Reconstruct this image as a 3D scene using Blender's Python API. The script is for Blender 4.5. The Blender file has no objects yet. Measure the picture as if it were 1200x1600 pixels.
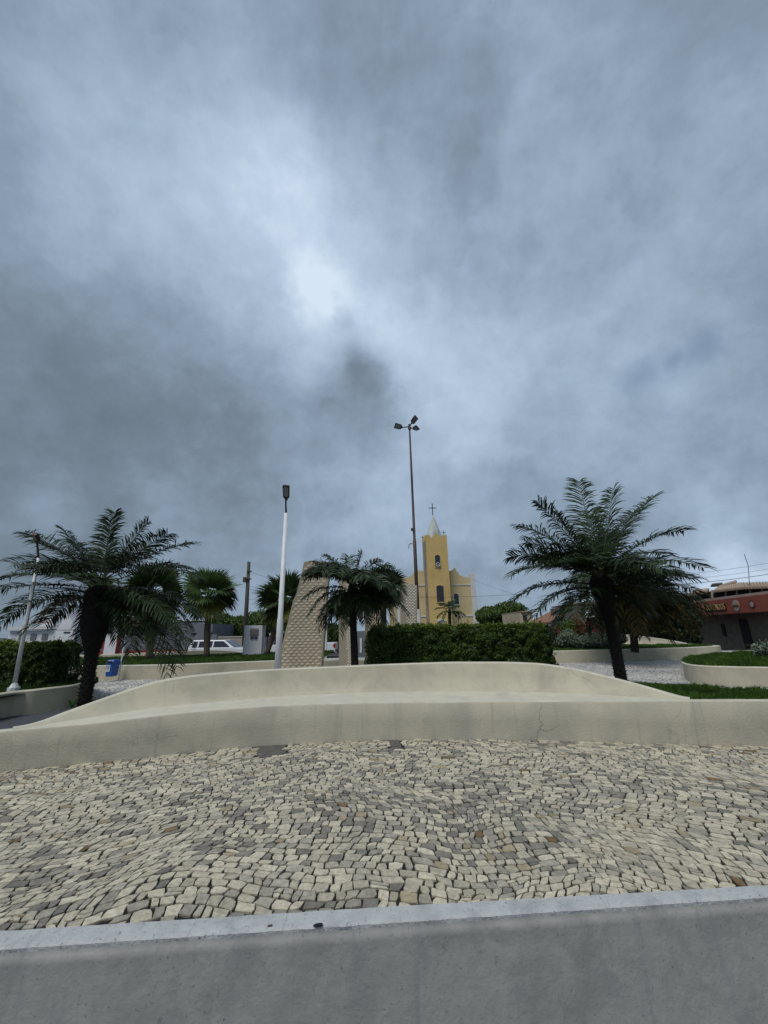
import bpy, math, random
import numpy as np
from mathutils import Vector, Matrix, noise as mnoise
random.seed(7); rng = np.random.default_rng(7)
R = math.radians
S = bpy.context.scene
COL = S.collection

# ------------------------------------------------------------------ camera
EYE = Vector((0, 0, 1.4)); FPX = 620.0; PITCH = 16.6; ROLL = -1.1
ROT = Matrix.Rotation(R(90 + PITCH), 3, 'X') @ Matrix.Rotation(R(ROLL), 3, 'Z')
cam = bpy.data.cameras.new('camera'); camo = bpy.data.objects.new('camera', cam); COL.objects.link(camo)
camo.location = EYE; camo.rotation_euler = ROT.to_euler()
cam.sensor_fit = 'HORIZONTAL'; cam.sensor_width = 36; cam.lens = 36 * FPX / 1200
cam.clip_start = 0.05; cam.clip_end = 6000
S.camera = camo

def ray(px, py):
    return (ROT @ Vector(((px - 600) / FPX, -(py - 800) / FPX, -1))).normalized()
def G(px, py, z=0.0):          # point of the photograph that lies at height z
    d = ray(px, py); t = (z - EYE.z) / d.z
    return EYE + d * t
def P(px, py, y):              # point of the photograph that lies y metres ahead
    d = ray(px, py); return EYE + d * (y / d.y)

# ------------------------------------------------------------------ world, sun, exposure
SUN_DIR = Vector((-.28, -.46, .84)).normalized()   # sun placed high behind the viewer's left, to brighten faces turned to the camera
S.view_settings.view_transform = 'Standard'; S.view_settings.look = 'None'
S.view_settings.gamma = 1; S.view_settings.use_curve_mapping = False
S.view_settings.exposure = 0.6
W = bpy.data.worlds.new('World'); S.world = W; W.use_nodes = True
def build_world():
    nt = W.node_tree; N = nt.nodes; L = nt.links; N.clear()
    def nd(t, **k):
        n = N.new(t)
        for a, b in k.items(): setattr(n, a, b)
        return n
    def mth(op, a, b=None, c=None, clamp=False):
        n = nd('ShaderNodeMath', operation=op, use_clamp=clamp)
        for i, v in enumerate((a, b, c)):
            if v is None: continue
            if hasattr(v, 'links'): L.new(v, n.inputs[i])
            else: n.inputs[i].default_value = v
        return n.outputs[0]
    def vm(op, a, b=None, scale=None):
        n = nd('ShaderNodeVectorMath', operation=op)
        for i, v in enumerate((a, b)):
            if v is None: continue
            if hasattr(v, 'links'): L.new(v, n.inputs[i])
            else: n.inputs[i].default_value = v
        if scale is not None:
            if hasattr(scale, 'links'): L.new(scale, n.inputs['Scale'])
            else: n.inputs['Scale'].default_value = scale
        return n.outputs['Value'] if op == 'DOT_PRODUCT' else n.outputs[0]
    tc = nd('ShaderNodeTexCoord'); d = vm('NORMALIZE', tc.outputs['Generated'])
    sep = nd('ShaderNodeSeparateXYZ'); L.new(d, sep.inputs[0])
    zz = mth('ADD', mth('MAXIMUM', sep.outputs[2], 0.0), 0.22)
    q = vm('SCALE', d, scale=mth('DIVIDE', 1.0, zz))
    def noi(v, sc, det=6, rough=.55, dist=0.0, off=(0, 0, 0)):
        n = nd('ShaderNodeTexNoise'); n.inputs['Scale'].default_value = sc; n.inputs['Detail'].default_value = det
        n.inputs['Roughness'].default_value = rough; n.inputs['Distortion'].default_value = dist
        L.new(vm('ADD', v, off), n.inputs['Vector']); return n
    n1 = noi(q, .75, 6, .5, .1, (3.1, 1.7, 0)); n2 = noi(q, 2.0, 8, .55, 0, (7, 2, 5)); n3 = noi(d, 5.0, 9, .60, .1, (1, 9, 2)); n4 = noi(d, 11, 9, .66, .15, (4, 3, 7))
    # ragged direction: blobs are looked up through this warp
    wn = noi(d, 3.0, 7, .56, 0, (5, 5, 1)); wv = vm('SUBTRACT', wn.outputs['Color'], (.5, .5, .5))
    dw = vm('NORMALIZE', vm('ADD', d, vm('SCALE', wv, scale=.30)))
    acc = None
    blobs = [  # px, py, radius in degrees, amount
        (450, 340, 9, .27), (430, 240, 6, .16), (550, 430, 9, .22), (330, 410, 7, .20), (600, 530, 8, .20), (250, 370, 8, .10), (440, 450, 6, .16), (460, 560, 4, .14), (460, 660, 5, .06), (640, 600, 9, .16), (480, 460, 5, .22), (150, 190, 8, .08),
        (760, 500, 16, .12), (1000, 380, 18, .08), (880, 640, 14, .10), (640, 770, 9, .14), (740, 690, 9, .12), (240, 240, 9, .10), (1060, 680, 12, .08),
        (1180, 885, 3.5, .40), (1110, 900, 4, .25), (700, 360, 8, -.08), (1150, 120, 14, .05),
        (540, 600, 3.6, -.34), (510, 505, 2.6, -.24), (535, 670, 5, -.14), (570, 650, 3, -.10), (395, 440, 3.5, -.12), (200, 620, 13, -.07), (40, 480, 14, -.07), (80, 800, 12, -.10),
        (330, 760, 12, -.10), (620, 200, 12, -.03), (780, 60, 20, -.03), (900, 760, 9, -.06), (60, 950, 8, -.08)]
    for px, py, rad, amp in blobs:
        c = ray(px, py); k = 1.0 / (1 - math.cos(R(rad)))
        e = mth('EXPONENT', mth('MULTIPLY', mth('SUBTRACT', 1.0, vm('DOT_PRODUCT', dw, c)), -k))
        t = mth('MULTIPLY', e, amp); acc = t if acc is None else mth('ADD', acc, t)
    base = mth('ADD', acc, .39)
    base = mth('ADD', base, mth('MULTIPLY', mth('SUBTRACT', n1.outputs[0], .5), .34))
    base = mth('ADD', base, mth('MULTIPLY', mth('SUBTRACT', n2.outputs[0], .5), .26))
    base = mth('ADD', base, mth('MULTIPLY', mth('SUBTRACT', n3.outputs[0], .5), .42))
    base = mth('ADD', base, mth('MULTIPLY', mth('SUBTRACT', n4.outputs[0], .5), .20))
    n5 = noi(vm('ADD', d, vm('SCALE', wv, scale=.22)), 3.4, 8, .58, 0, (8, 1, 4)); n6 = noi(vm('ADD', d, vm('SCALE', wv, scale=.15)), 8, 8, .6, 0, (2, 6, 4))   # billows with a crisp edge
    base = mth('ADD', base, mth('MULTIPLY', mth('SUBTRACT', .07, mth('ABSOLUTE', mth('SUBTRACT', n5.outputs[0], .5))), .5))
    base = mth('ADD', base, mth('MULTIPLY', mth('SUBTRACT', .07, mth('ABSOLUTE', mth('SUBTRACT', n6.outputs[0], .5))), .20))
    cr = nd('ShaderNodeValToRGB'); L.new(base, cr.inputs[0]); e = cr.color_ramp.elements
    e[0].position = 0; e[0].color = (.075, .100, .125, 1); e[1].position = 1; e[1].color = (.45, .53, .62, 1)
    for p, c in ((.25, (.120, .157, .198)), (.42, (.172, .226, .290)), (.6, (.240, .308, .398)), (.8, (.325, .400, .500))):
        x = e.new(p); x.color = (*c, 1)
    sky = nd('ShaderNodeTexSky', sky_type='NISHITA', sun_disc=False)
    sky.sun_elevation = math.asin(SUN_DIR.z); sky.sun_rotation = math.atan2(SUN_DIR.x, SUN_DIR.y)
    b1 = nd('ShaderNodeBackground'); L.new(sky.outputs[0], b1.inputs[0]); b1.inputs[1].default_value = .07
    b2 = nd('ShaderNodeBackground'); L.new(cr.outputs[0], b2.inputs[0]); b2.inputs[1].default_value = 1.0
    # a thin gap in the cloud where blue shows
    hole = None
    for px, py, rad in ((1085, 562, 1.8), (1005, 590, 1.8), (1045, 575, 1.2)):
        k = 1.0 / (1 - math.cos(R(rad)))
        dw2 = vm('NORMALIZE', vm('ADD', d, vm('SCALE', wv, scale=.16)))
        t = mth('EXPONENT', mth('MULTIPLY', mth('SUBTRACT', 1.0, vm('DOT_PRODUCT', dw2, ray(px, py))), -k))
        hole = t if hole is None else mth('MAXIMUM', hole, t)
    cov = mth('SUBTRACT', .97, mth('MULTIPLY', hole, .45))
    mx = nd('ShaderNodeMixShader'); L.new(cov, mx.inputs[0]); L.new(b1.outputs[0], mx.inputs[1]); L.new(b2.outputs[0], mx.inputs[2])
    o = nd('ShaderNodeOutputWorld'); L.new(mx.outputs[0], o.inputs[0])
    W.cycles.sampling_method = 'MANUAL'; W.cycles.sample_map_resolution = 1024
build_world()
sl = bpy.data.lights.new('sun', 'SUN'); sl.energy = 1.5; sl.angle = R(28); sl.color = (1, .965, .91)
so = bpy.data.objects.new('sun', sl); so.rotation_euler = SUN_DIR.to_track_quat('Z', 'Y').to_euler(); COL.objects.link(so)
so.location = (0, 0, 30)

# ------------------------------------------------------------------ materials
def mat(name, c1, c2=None, sc=4, rough=.85, bump=.2, bsc=60, c3=None, s3=.8, t3=(.5, .7), streak=None, spec=.3, attr=None, metal=0, det=6, detail2=None, trans=0, crack=None):
    m = bpy.data.materials.new(name); m.use_nodes = True; nt = m.node_tree; N = nt.nodes; L = nt.links
    b = N['Principled BSDF']; b.inputs['Roughness'].default_value = rough; b.inputs['Specular IOR Level'].default_value = spec
    b.inputs['Metallic'].default_value = metal
    tc = N.new('ShaderNodeTexCoord'); co = tc.outputs['Object']
    def noi(s, d=det, r=.6, v=None, dist=0):
        n = N.new('ShaderNodeTexNoise'); n.inputs['Scale'].default_value = s; n.inputs['Detail'].default_value = d
        n.inputs['Roughness'].default_value = r; n.inputs['Distortion'].default_value = dist; L.new(v or co, n.inputs['Vector']); return n.outputs[0]
    def ramp(v, a, c):
        n = N.new('ShaderNodeMapRange'); L.new(v, n.inputs[0]); n.inputs[1].default_value = a; n.inputs[2].default_value = c; return n.outputs[0]
    def mix(f, a, c, bt='MIX'):
        n = N.new('ShaderNodeMix'); n.data_type = 'RGBA'; n.blend_type = bt
        for i, v in ((0, f), (6, a), (7, c)):
            if hasattr(v, 'links'): L.new(v, n.inputs[i])
            elif i == 0: n.inputs[0].default_value = v
            else: n.inputs[i].default_value = (*v, 1)
        return n.outputs[2]
    c2 = c2 or tuple(x * .75 for x in c1)
    col = mix(ramp(noi(sc), .32, .68), c1, c2)
    if c3: col = mix(ramp(noi(s3, 7, .62, None, .6), *t3), col, c3)
    if streak:
        mp = N.new('ShaderNodeMapping'); mp.inputs['Scale'].default_value = (14, 14, .9); L.new(co, mp.inputs[0])
        col = mix(ramp(noi(1.0, 6, .65, mp.outputs[0]), .56, .74), col, streak)
    if attr:
        a = N.new('ShaderNodeAttribute'); a.attribute_name = attr; col = mix(1.0, a.outputs['Color'], col, 'MULTIPLY')
    if detail2: col = mix(ramp(noi(detail2[0], 4, .7), detail2[1], detail2[2]), col, detail2[3])
    if crack:
        wp_ = N.new('ShaderNodeTexNoise'); wp_.inputs['Scale'].default_value = 3.5; wp_.inputs['Detail'].default_value = 6; L.new(co, wp_.inputs['Vector'])
        ad = N.new('ShaderNodeVectorMath'); ad.operation = 'MULTIPLY_ADD'; L.new(wp_.outputs['Color'], ad.inputs[0]); ad.inputs[1].default_value = (.35, .35, .35); L.new(co, ad.inputs[2])
        vo = N.new('ShaderNodeTexVoronoi'); vo.feature = 'DISTANCE_TO_EDGE'; vo.inputs['Scale'].default_value = crack[0]; L.new(ad.outputs[0], vo.inputs['Vector'])
        ln = N.new('ShaderNodeMapRange'); L.new(vo.outputs['Distance'], ln.inputs[0]); ln.inputs[1].default_value = crack[1]; ln.inputs[2].default_value = 0
        mk = N.new('ShaderNodeMath'); mk.operation = 'MULTIPLY'; L.new(ln.outputs[0], mk.inputs[0]); L.new(ramp(noi(crack[2], 5, .6), .57, .68), mk.inputs[1])
        col = mix(mk.outputs[0], col, crack[3])
    L.new(col, b.inputs['Base Color'])
    if bump:
        bp = N.new('ShaderNodeBump'); bp.inputs['Strength'].default_value = bump; bp.inputs['Distance'].default_value = .02
        L.new(noi(bsc, 5, .65), bp.inputs['Height']); L.new(bp.outputs[0], b.inputs['Normal'])
    if trans:
        t = N.new('ShaderNodeBsdfTranslucent'); L.new(col, t.inputs[0]); ms = N.new('ShaderNodeMixShader'); ms.inputs[0].default_value = trans
        o = N['Material Output']; L.new(b.outputs[0], ms.inputs[1]); L.new(t.outputs[0], ms.inputs[2]); L.new(ms.outputs[0], o.inputs[0])
    return m
M = {}
M['stone'] = mat('cut_limestone', (1, 1, 1), (.62, .61, .60), 34, .8, .6, 90, attr='tint', c3=(.55, .55, .56), s3=9, t3=(.52, .72), detail2=(95, .60, .72, (.12, .115, .11)), spec=.25)
M['mortar'] = mat('joint_sand', (.026, .025, .024), (.014, .0145, .016), 30, .95, .6, 160)
M['plaza'] = None
M['plaster'] = mat('cream_painted_plaster', (.47, .44, .335), (.42, .39, .30), 3.5, .9, .35, 70, c3=(.33, .31, .245), s3=1.4, t3=(.48, .72), streak=(.37, .35, .28), detail2=(75, .62, .72, (.30, .28, .22)), crack=(.9, .006, .9, (.30, .285, .225)))
M['plaster_dark'] = mat('dirty_plaster', (.46, .43, .34), (.42, .39, .31), 3.0, .9, .35, 50, c3=(.35, .335, .275), s3=1.5, t3=(.46, .68), streak=(.33, .315, .26), detail2=(60, .62, .72, (.29, .28, .235)), crack=(.8, .007, .8, (.22, .21, .17)))
M['rim'] = mat('pale_skylit_rim', (.55, .525, .43), (.47, .45, .37), 6, .85, .3, 80, c3=(.4, .39, .33), s3=2, t3=(.55, .8))  # pale paint on rims; skylight on seat and tops also in the colour
M['coping'] = mat('whitewashed_concrete', (.47, .485, .485), (.39, .40, .405), 14, .85, .5, 90, c3=(.27, .29, .31), s3=5, t3=(.53, .74), detail2=(45, .60, .68, (.20, .215, .23)), crack=(4, .01, 3, (.18, .19, .2)))
M['cement'] = mat('grey_cement_render', (.335, .33, .315), (.29, .286, .275), 14, .85, .22, 28, c3=(.25, .248, .24), s3=5, t3=(.46, .66), streak=(.25, .255, .26), detail2=(52, .61, .70, (.17, .174, .18)), crack=(3.2, .007, 2.6, (.055, .058, .06)))
M['asphalt'] = mat('asphalt', (.06, .063, .07), (.045, .047, .052), 3, .9, .4, 150)
M['gravel'] = mat('slate_gravel', (.10, .115, .135), (.05, .055, .065), 90, .9, .8, 120)
M['grass'] = mat('grass_blades', (.065, .135, .022), (.035, .085, .012), 8, .6, 0, attr='tint', trans=.25)
M['soil'] = mat('turf_soil', (.022, .045, .01), (.03, .035, .015), 30, .95, .4, 90)
M['leaf'] = mat('hedge_leaf', (.045, .085, .014), (.022, .048, .009), 3, .5, 0, attr='tint', trans=.2)
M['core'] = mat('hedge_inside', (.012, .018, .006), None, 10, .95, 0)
M['frond'] = mat('palm_leaflet', (.030, .052, .019), (.018, .034, .013), 4, .5, 0, attr='tint', spec=.25, trans=.10)
M['frond_brown'] = mat('dry_palm_leaflet', (.05, .048, .018), (.03, .035, .014), 3, .6, 0, attr='tint', trans=.15)
M['fan'] = mat('fan_leaf', (.075, .12, .035), (.045, .085, .025), 3, .5, 0, attr='tint', trans=.2)
M['bark'] = mat('palm_bark', (.017, .014, .012), (.008, .007, .006), 22, .95, .8, 60)
M['bark_grey'] = mat('grey_brown_bark', (.13, .10, .075), (.07, .055, .04), 12, .95, .8, 50)
M['white_metal'] = mat('white_paint_metal', (.66, .68, .70), (.56, .58, .60), 5, .5, .05, 40, spec=.5)
M['dark_metal'] = mat('rusty_dark_metal', (.05, .045, .045), (.09, .055, .045), 6, .6, .1, 60, metal=.3)
M['lens'] = mat('lamp_glass', (.30, .30, .30), (.22, .22, .23), 30, .25, 0, spec=.6)
M['yellow'] = mat('ochre_church_paint', (.56, .41, .17), (.51, .37, .15), .9, .88, .1, 20, c3=(.40, .28, .10), s3=.35, t3=(.5, .75))
M['yellow_pale'] = mat('pale_ochre_paint', (.58, .47, .27), (.53, .43, .24), .7, .88, .1, 20, c3=(.42, .33, .17), s3=.3, t3=(.5, .8))
M['trim'] = mat('white_trim_paint', (.60, .60, .58), (.52, .52, .50), 2, .8, .05, 20)
M['grey_side'] = mat('grey_side_finish', (.30, .26, .20), (.24, .21, .17), 1, .9, .1, 20)
M['spire'] = mat('weathered_spire_paint', (.48, .52, .50), (.38, .42, .41), 1.3, .85, .1, 20, c3=(.25, .29, .28), s3=.9, t3=(.55, .75))
M['glass'] = mat('dark_glass', (.012, .016, .035), (.02, .02, .03), 2, .12, 0, spec=.6)
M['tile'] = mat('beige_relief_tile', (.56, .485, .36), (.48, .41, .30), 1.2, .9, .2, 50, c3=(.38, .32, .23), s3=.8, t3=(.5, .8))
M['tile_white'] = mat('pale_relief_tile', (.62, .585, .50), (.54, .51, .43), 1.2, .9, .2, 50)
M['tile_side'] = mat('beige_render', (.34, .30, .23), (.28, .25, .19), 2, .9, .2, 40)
M['blue'] = mat('blue_plastic', (.012, .075, .33), (.01, .06, .27), 6, .4, 0, spec=.5)
M['paper'] = mat('white_sticker', (.6, .62, .65), (.5, .52, .55), 20, .6, 0)
M['ink'] = mat('sticker_ink', (.05, .07, .12), None, 20, .6, 0)
M['car_white'] = mat('white_car_paint', (.62, .64, .66), (.58, .6, .62), 2, .25, 0, spec=.6)
M['rubber'] = mat('rubber', (.02, .02, .02), None, 8, .8, 0)
M['chrome'] = mat('wheel_metal', (.3, .3, .31), None, 8, .35, 0, metal=.8)
M['red_lens'] = mat('red_lens', (.35, .012, .02), None, 8, .2, 0, spec=.6)
M['red'] = mat('red_paint', (.30, .05, .035), (.24, .035, .03), 2, .8, .1, 20)
M['red_dark'] = mat('crimson_paint', (.22, .02, .035), (.16, .018, .03), 1.5, .8, .1, 20)
M['grey_wall'] = mat('grey_wall_paint', (.17, .18, .205), (.13, .14, .16), 1.2, .9, .1, 20, streak=(.10, .105, .115))
M['white_wall'] = mat('white_wall_paint', (.66, .67, .69), (.58, .59, .62), 1, .9, .1, 20)
M['pink_wall'] = mat('stained_pink_wall', (.36, .31, .27), (.29, .25, .215), 1, .9, .1, 20, streak=(.2, .18, .15))
M['roof'] = mat('clay_roof_tile', (.24, .13, .085), (.17, .09, .06), 3, .9, .3, 20)
M['roof_pale'] = mat('pale_clay_tile', (.36, .27, .20), (.28, .21, .16), 2, .9, .3, 20)
M['cream_wall'] = mat('cream_wall_paint', (.45, .38, .27), (.38, .32, .23), 1, .9, .1, 20)
M['dark_wall'] = mat('dark_stone_wall', (.14, .125, .105), (.09, .08, .07), 2.5, .9, .4, 12)
M['dark'] = mat('dark_interior', (.012, .012, .015), None, 3, .9, 0)
M['wood'] = mat('weathered_pole_wood', (.085, .075, .065), (.05, .045, .04), 5, .9, .3, 40)
M['sign_yellow'] = mat('sign_lettering', (.34, .22, .11), None, 20, .7, 0)
M['sign_maroon'] = mat('sign_panel', (.10, .02, .015), None, 9, .7, 0)
M['teal'] = mat('teal_paint', (.02, .18, .22), None, 9, .7, 0)
M['tree_leaf'] = mat('tree_leaf', (.07, .12, .028), (.04, .08, .018), .6, .6, 0, attr='tint', trans=.15)
M['shrub_grey'] = mat('grey_green_shrub', (.13, .18, .14), (.09, .13, .10), 2, .7, 0, attr='tint')
M['shrub_red'] = mat('reddish_shrub', (.10, .035, .02), (.06, .05, .02), 2, .7, 0, attr='tint')
def plaza_mat():
    m = bpy.data.materials.new('distant_cut_stone_paving'); m.use_nodes = True; nt = m.node_tree; N = nt.nodes; L = nt.links; b = N['Principled BSDF']
    b.inputs['Roughness'].default_value = .8
    tc = N.new('ShaderNodeTexCoord'); v = N.new('ShaderNodeTexVoronoi'); v.inputs['Scale'].default_value = 10.5; L.new(tc.outputs['Object'], v.inputs[0])
    e = N.new('ShaderNodeTexVoronoi'); e.feature = 'DISTANCE_TO_EDGE'; e.inputs['Scale'].default_value = 10.5; L.new(tc.outputs['Object'], e.inputs[0])
    cr = N.new('ShaderNodeValToRGB'); sp = N.new('ShaderNodeSeparateXYZ'); L.new(v.outputs['Color'], sp.inputs[0]); L.new(sp.outputs[0], cr.inputs[0])
    cr.color_ramp.elements[0].color = (.42, .41, .39, 1); cr.color_ramp.elements[1].color = (.74, .71, .66, 1)
    x = cr.color_ramp.elements.new(.4); x.color = (.60, .58, .54, 1)
    mr = N.new('ShaderNodeMapRange'); L.new(e.outputs['Distance'], mr.inputs[0]); mr.inputs[1].default_value = .04; mr.inputs[2].default_value = .09
    mx = N.new('ShaderNodeMix'); mx.data_type = 'RGBA'; L.new(mr.outputs[0], mx.inputs[0]); mx.inputs[6].default_value = (.06, .06, .06, 1); L.new(cr.outputs[0], mx.inputs[7])
    n = N.new('ShaderNodeTexNoise'); n.inputs['Scale'].default_value = .8; n.inputs['Detail'].default_value = 6; L.new(tc.outputs['Object'], n.inputs['Vector'])
    m2 = N.new('ShaderNodeMix'); m2.data_type = 'RGBA'; m2.blend_type = 'MULTIPLY'; m2.inputs[0].default_value = .55; L.new(mx.outputs[2], m2.inputs[6])
    mr2 = N.new('ShaderNodeMapRange'); L.new(n.outputs[0], mr2.inputs[0]); mr2.inputs[1].default_value = .3; mr2.inputs[2].default_value = .6; mr2.inputs[3].default_value = .35; L.new(mr2.outputs[0], m2.inputs[7])
    L.new(m2.outputs[2], b.inputs['Base Color'])
    bp = N.new('ShaderNodeBump'); bp.inputs['Strength'].default_value = .8; bp.inputs['Distance'].default_value = .01; L.new(mr.outputs[0], bp.inputs['Height']); L.new(bp.outputs[0], b.inputs['Normal'])
    return m
M['plaza'] = plaza_mat()

# ------------------------------------------------------------------ object helpers
def tag(o, label=None, cat=None, group=None, kind=None):
    for k, v in (('label', label), ('category', cat), ('group', group), ('kind', kind)):
        if v: o[k] = v
    return o
def empty(name, loc, label, cat, group=None, rz=0):
    o = bpy.data.objects.new(name, None); o.location = loc; o.rotation_euler.z = rz; o.empty_display_size = .2; COL.objects.link(o)
    return tag(o, label, cat, group)
def link(name, me, m, parent=None, smooth=False):
    o = bpy.data.objects.new(name, me); COL.objects.link(o)
    if m is not None: me.materials.append(m)
    if smooth: me.polygons.foreach_set('use_smooth', [True] * len(me.polygons))
    if parent is not None:
        o.parent = parent
        if parent.type == 'EMPTY' or parent.parent is not None:
            mw = Matrix.LocRotScale(parent.location, parent.rotation_euler, None)
            if parent.parent is not None and parent.parent.type == 'EMPTY':
                mw = Matrix.Identity(4) if parent.get('_world') is None else mw
    return o
class MB:
    """Collects shapes; build() links them as one mesh object. Coordinates are world ones unless loc is given."""
    def __init__(s): s.v = []; s.f = []
    def add(s, vs, fs):
        n = len(s.v); s.v += [tuple(x) for x in vs]; s.f += [tuple(i + n for i in f) for f in fs]; return s
    def box(s, x0, x1, y0, y1, z0, z1):
        return s.add([(x0, y0, z0), (x1, y0, z0), (x1, y1, z0), (x0, y1, z0), (x0, y0, z1), (x1, y0, z1), (x1, y1, z1), (x0, y1, z1)],
                     [(3, 2, 1, 0), (4, 5, 6, 7), (0, 1, 5, 4), (1, 2, 6, 5), (2, 3, 7, 6), (3, 0, 4, 7)])
    def prism(s, poly, y0, y1):        # poly: (x, z) outline counter-clockwise seen from -y
        n = len(poly)
        vs = [(x, y0, z) for x, z in poly] + [(x, y1, z) for x, z in poly]
        return s.add(vs, [tuple(range(n)), tuple(range(2 * n - 1, n - 1, -1))] + [(i, i + n, (i + 1) % n + n, (i + 1) % n) for i in range(n)])
    def slab(s, poly, z0, z1):         # poly: (x, y) outline counter-clockwise from above
        n = len(poly)
        vs = [(x, y, z0) for x, y in poly] + [(x, y, z1) for x, y in poly]
        return s.add(vs, [tuple(range(n - 1, -1, -1)), tuple(range(n, 2 * n))] + [(i, (i + 1) % n, (i + 1) % n + n, i + n) for i in range(n)])
    def tube(s, pts, rad, n=8, cap=True):
        pts = [Vector(p) for p in pts]; k = len(pts)
        if not hasattr(rad, '__len__'): rad = [rad] * k
        t = (pts[1] - pts[0]).normalized(); up = Vector((0, 1, 0)) if abs(t.y) < .9 else Vector((1, 0, 0))
        a = t.cross(up).normalized(); vs = []
        for i, p in enumerate(pts):
            t = (pts[min(i + 1, k - 1)] - pts[max(i - 1, 0)]).normalized()
            a = (a - t * a.dot(t)).normalized(); b = t.cross(a)
            vs += [p + (a * math.cos(2 * math.pi * j / n) + b * math.sin(2 * math.pi * j / n)) * rad[i] for j in range(n)]
        fs = [(i * n + j, i * n + (j + 1) % n, (i + 1) * n + (j + 1) % n, (i + 1) * n + j) for i in range(k - 1) for j in range(n)]
        if cap: fs += [tuple(range(n - 1, -1, -1)), tuple((k - 1) * n + j for j in range(n))]
        return s.add(vs, fs)
    def build(s, name, m, parent=None, smooth=False, loc=None, bevel=0):
        me = bpy.data.meshes.new(name)
        vs = s.v
        if parent is not None and parent.type == 'EMPTY':
            l = parent.location; vs = [(x - l.x, y - l.y, z - l.z) for x, y, z in vs]
        elif parent is not None and parent.get('off'):
            l = parent['off']; vs = [(x - l[0], y - l[1], z - l[2]) for x, y, z in vs]
        elif loc is not None:
            vs = [(x - loc[0], y - loc[1], z - loc[2]) for x, y, z in vs]
        me.from_pydata(vs, [], s.f); me.update()
        o = link(name, me, m, parent, smooth)
        if loc is not None and parent is None: o.location = loc
        if bevel:
            b = o.modifiers.new('bevel', 'BEVEL'); b.width = bevel; b.segments = 2; b.limit_method = 'ANGLE'
        return o
def sub(mb, name, m, part, root, smooth=False, **k):
    """a sub-part: part's origin is the root's origin, so shift by the root's location"""
    l = root.location; q = MB(); q.v = [(x - l.x, y - l.y, z - l.z) for x, y, z in mb.v]; q.f = mb.f
    return q.build(name, m, part, smooth, **k)
def cloud_mesh(name, V, F, tint=None, tris=False):
    me = bpy.data.meshes.new(name); k = F.shape[1]
    me.vertices.add(len(V)); me.vertices.foreach_set('co', V.astype(np.float32).ravel())
    me.loops.add(F.size); me.loops.foreach_set('vertex_index', F.astype(np.int32).ravel())
    me.polygons.add(len(F)); me.polygons.foreach_set('loop_start', np.arange(0, F.size, k, dtype=np.int32))
    me.update(calc_edges=True)
    if tint is not None:
        a = me.color_attributes.new('tint', 'FLOAT_COLOR', 'POINT')
        c = np.ones((len(V), 4), np.float32); c[:, :3] = tint; a.data.foreach_set('color', c.ravel())
    return me
def set_tint(me, c):
    a = me.color_attributes.new('tint', 'FLOAT_COLOR', 'POINT')
    a.data.foreach_set('color', np.tile(np.array((*c, 1), np.float32), len(me.vertices)))
def unit(v): return v / (np.linalg.norm(v, axis=-1, keepdims=True) + 1e-9)
def leaves(pos, size, normal=None, spread=.8, tintv=(.55, 1.35), warm=.15):
    """leaf-sized quads at the given points"""
    n = len(pos); a = unit(rng.normal(size=(n, 3)) * spread + (normal if normal is not None else 0))
    b = unit(np.cross(a, rng.normal(size=(n, 3)))); c = np.cross(a, b)
    s = (size * rng.uniform(.6, 1.3, n))[:, None]
    V = np.stack([pos - b * s, pos + c * s * .5 + a * s * .12, pos + b * s, pos - c * s * .5 + a * s * .12], 1).reshape(-1, 3)
    F = np.arange(n * 4).reshape(n, 4)
    t = rng.uniform(*tintv, n); w = rng.uniform(0, warm, n)
    T = np.stack([t * (1 + w * 2), t * (1 + w), t * (1 - w)], 1)
    return V, F, np.repeat(T, 4, 0)
def inpoly(x, y, poly):
    c = np.zeros(len(x), bool); n = len(poly)
    for i in range(n):
        x0, y0 = poly[i][:2]; x1, y1 = poly[(i + 1) % n][:2]
        if y0 == y1: continue
        m = ((y0 > y) != (y1 > y)) & (x < (x1 - x0) * (y - y0) / (y1 - y0) + x0); c ^= m
    return c
def spline(pts, n=8):
    pts = [np.array(p, float) for p in pts]; out = []
    for i in range(len(pts) - 1):
        p0 = pts[max(i - 1, 0)]; p1 = pts[i]; p2 = pts[i + 1]; p3 = pts[min(i + 2, len(pts) - 1)]
        for k in range(n):
            t = k / n
            out.append(.5 * ((2 * p1) + (p2 - p0) * t + (2 * p0 - 5 * p1 + 4 * p2 - p3) * t * t + (3 * p1 - p0 - 3 * p2 + p3) * t ** 3))
    out.append(pts[-1]); return [tuple(p) for p in out]

# ------------------------------------------------------------------ ground
kerb_in = [G(-500, 1487), G(0, 1457), G(600, 1419), G(1200, 1385), G(1700, 1362)]
kerb_out = [G(-500, 1521), G(0, 1485), G(600, 1444), G(1200, 1403), G(1700, 1378)]
for K_ in (kerb_in, kerb_out):      # the wall runs on straight beyond the picture on both sides
    dl = (K_[0] - K_[1]).normalized(); dr_ = (K_[-1] - K_[-2]).normalized(); K_.insert(0, K_[0] + dl * 9); K_.append(K_[-1] + dr_ * 9)
KX = [p.x for p in kerb_in]; KY = [p.y for p in kerb_in]
STREET = -.6
g = MB().add([(-1500, -1500, STREET), (1500, -1500, STREET), (1500, 3000, STREET), (-1500, 3000, STREET)], [(0, 1, 2, 3)])
tag(g.build('ground', M['asphalt']), kind='structure')
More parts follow.
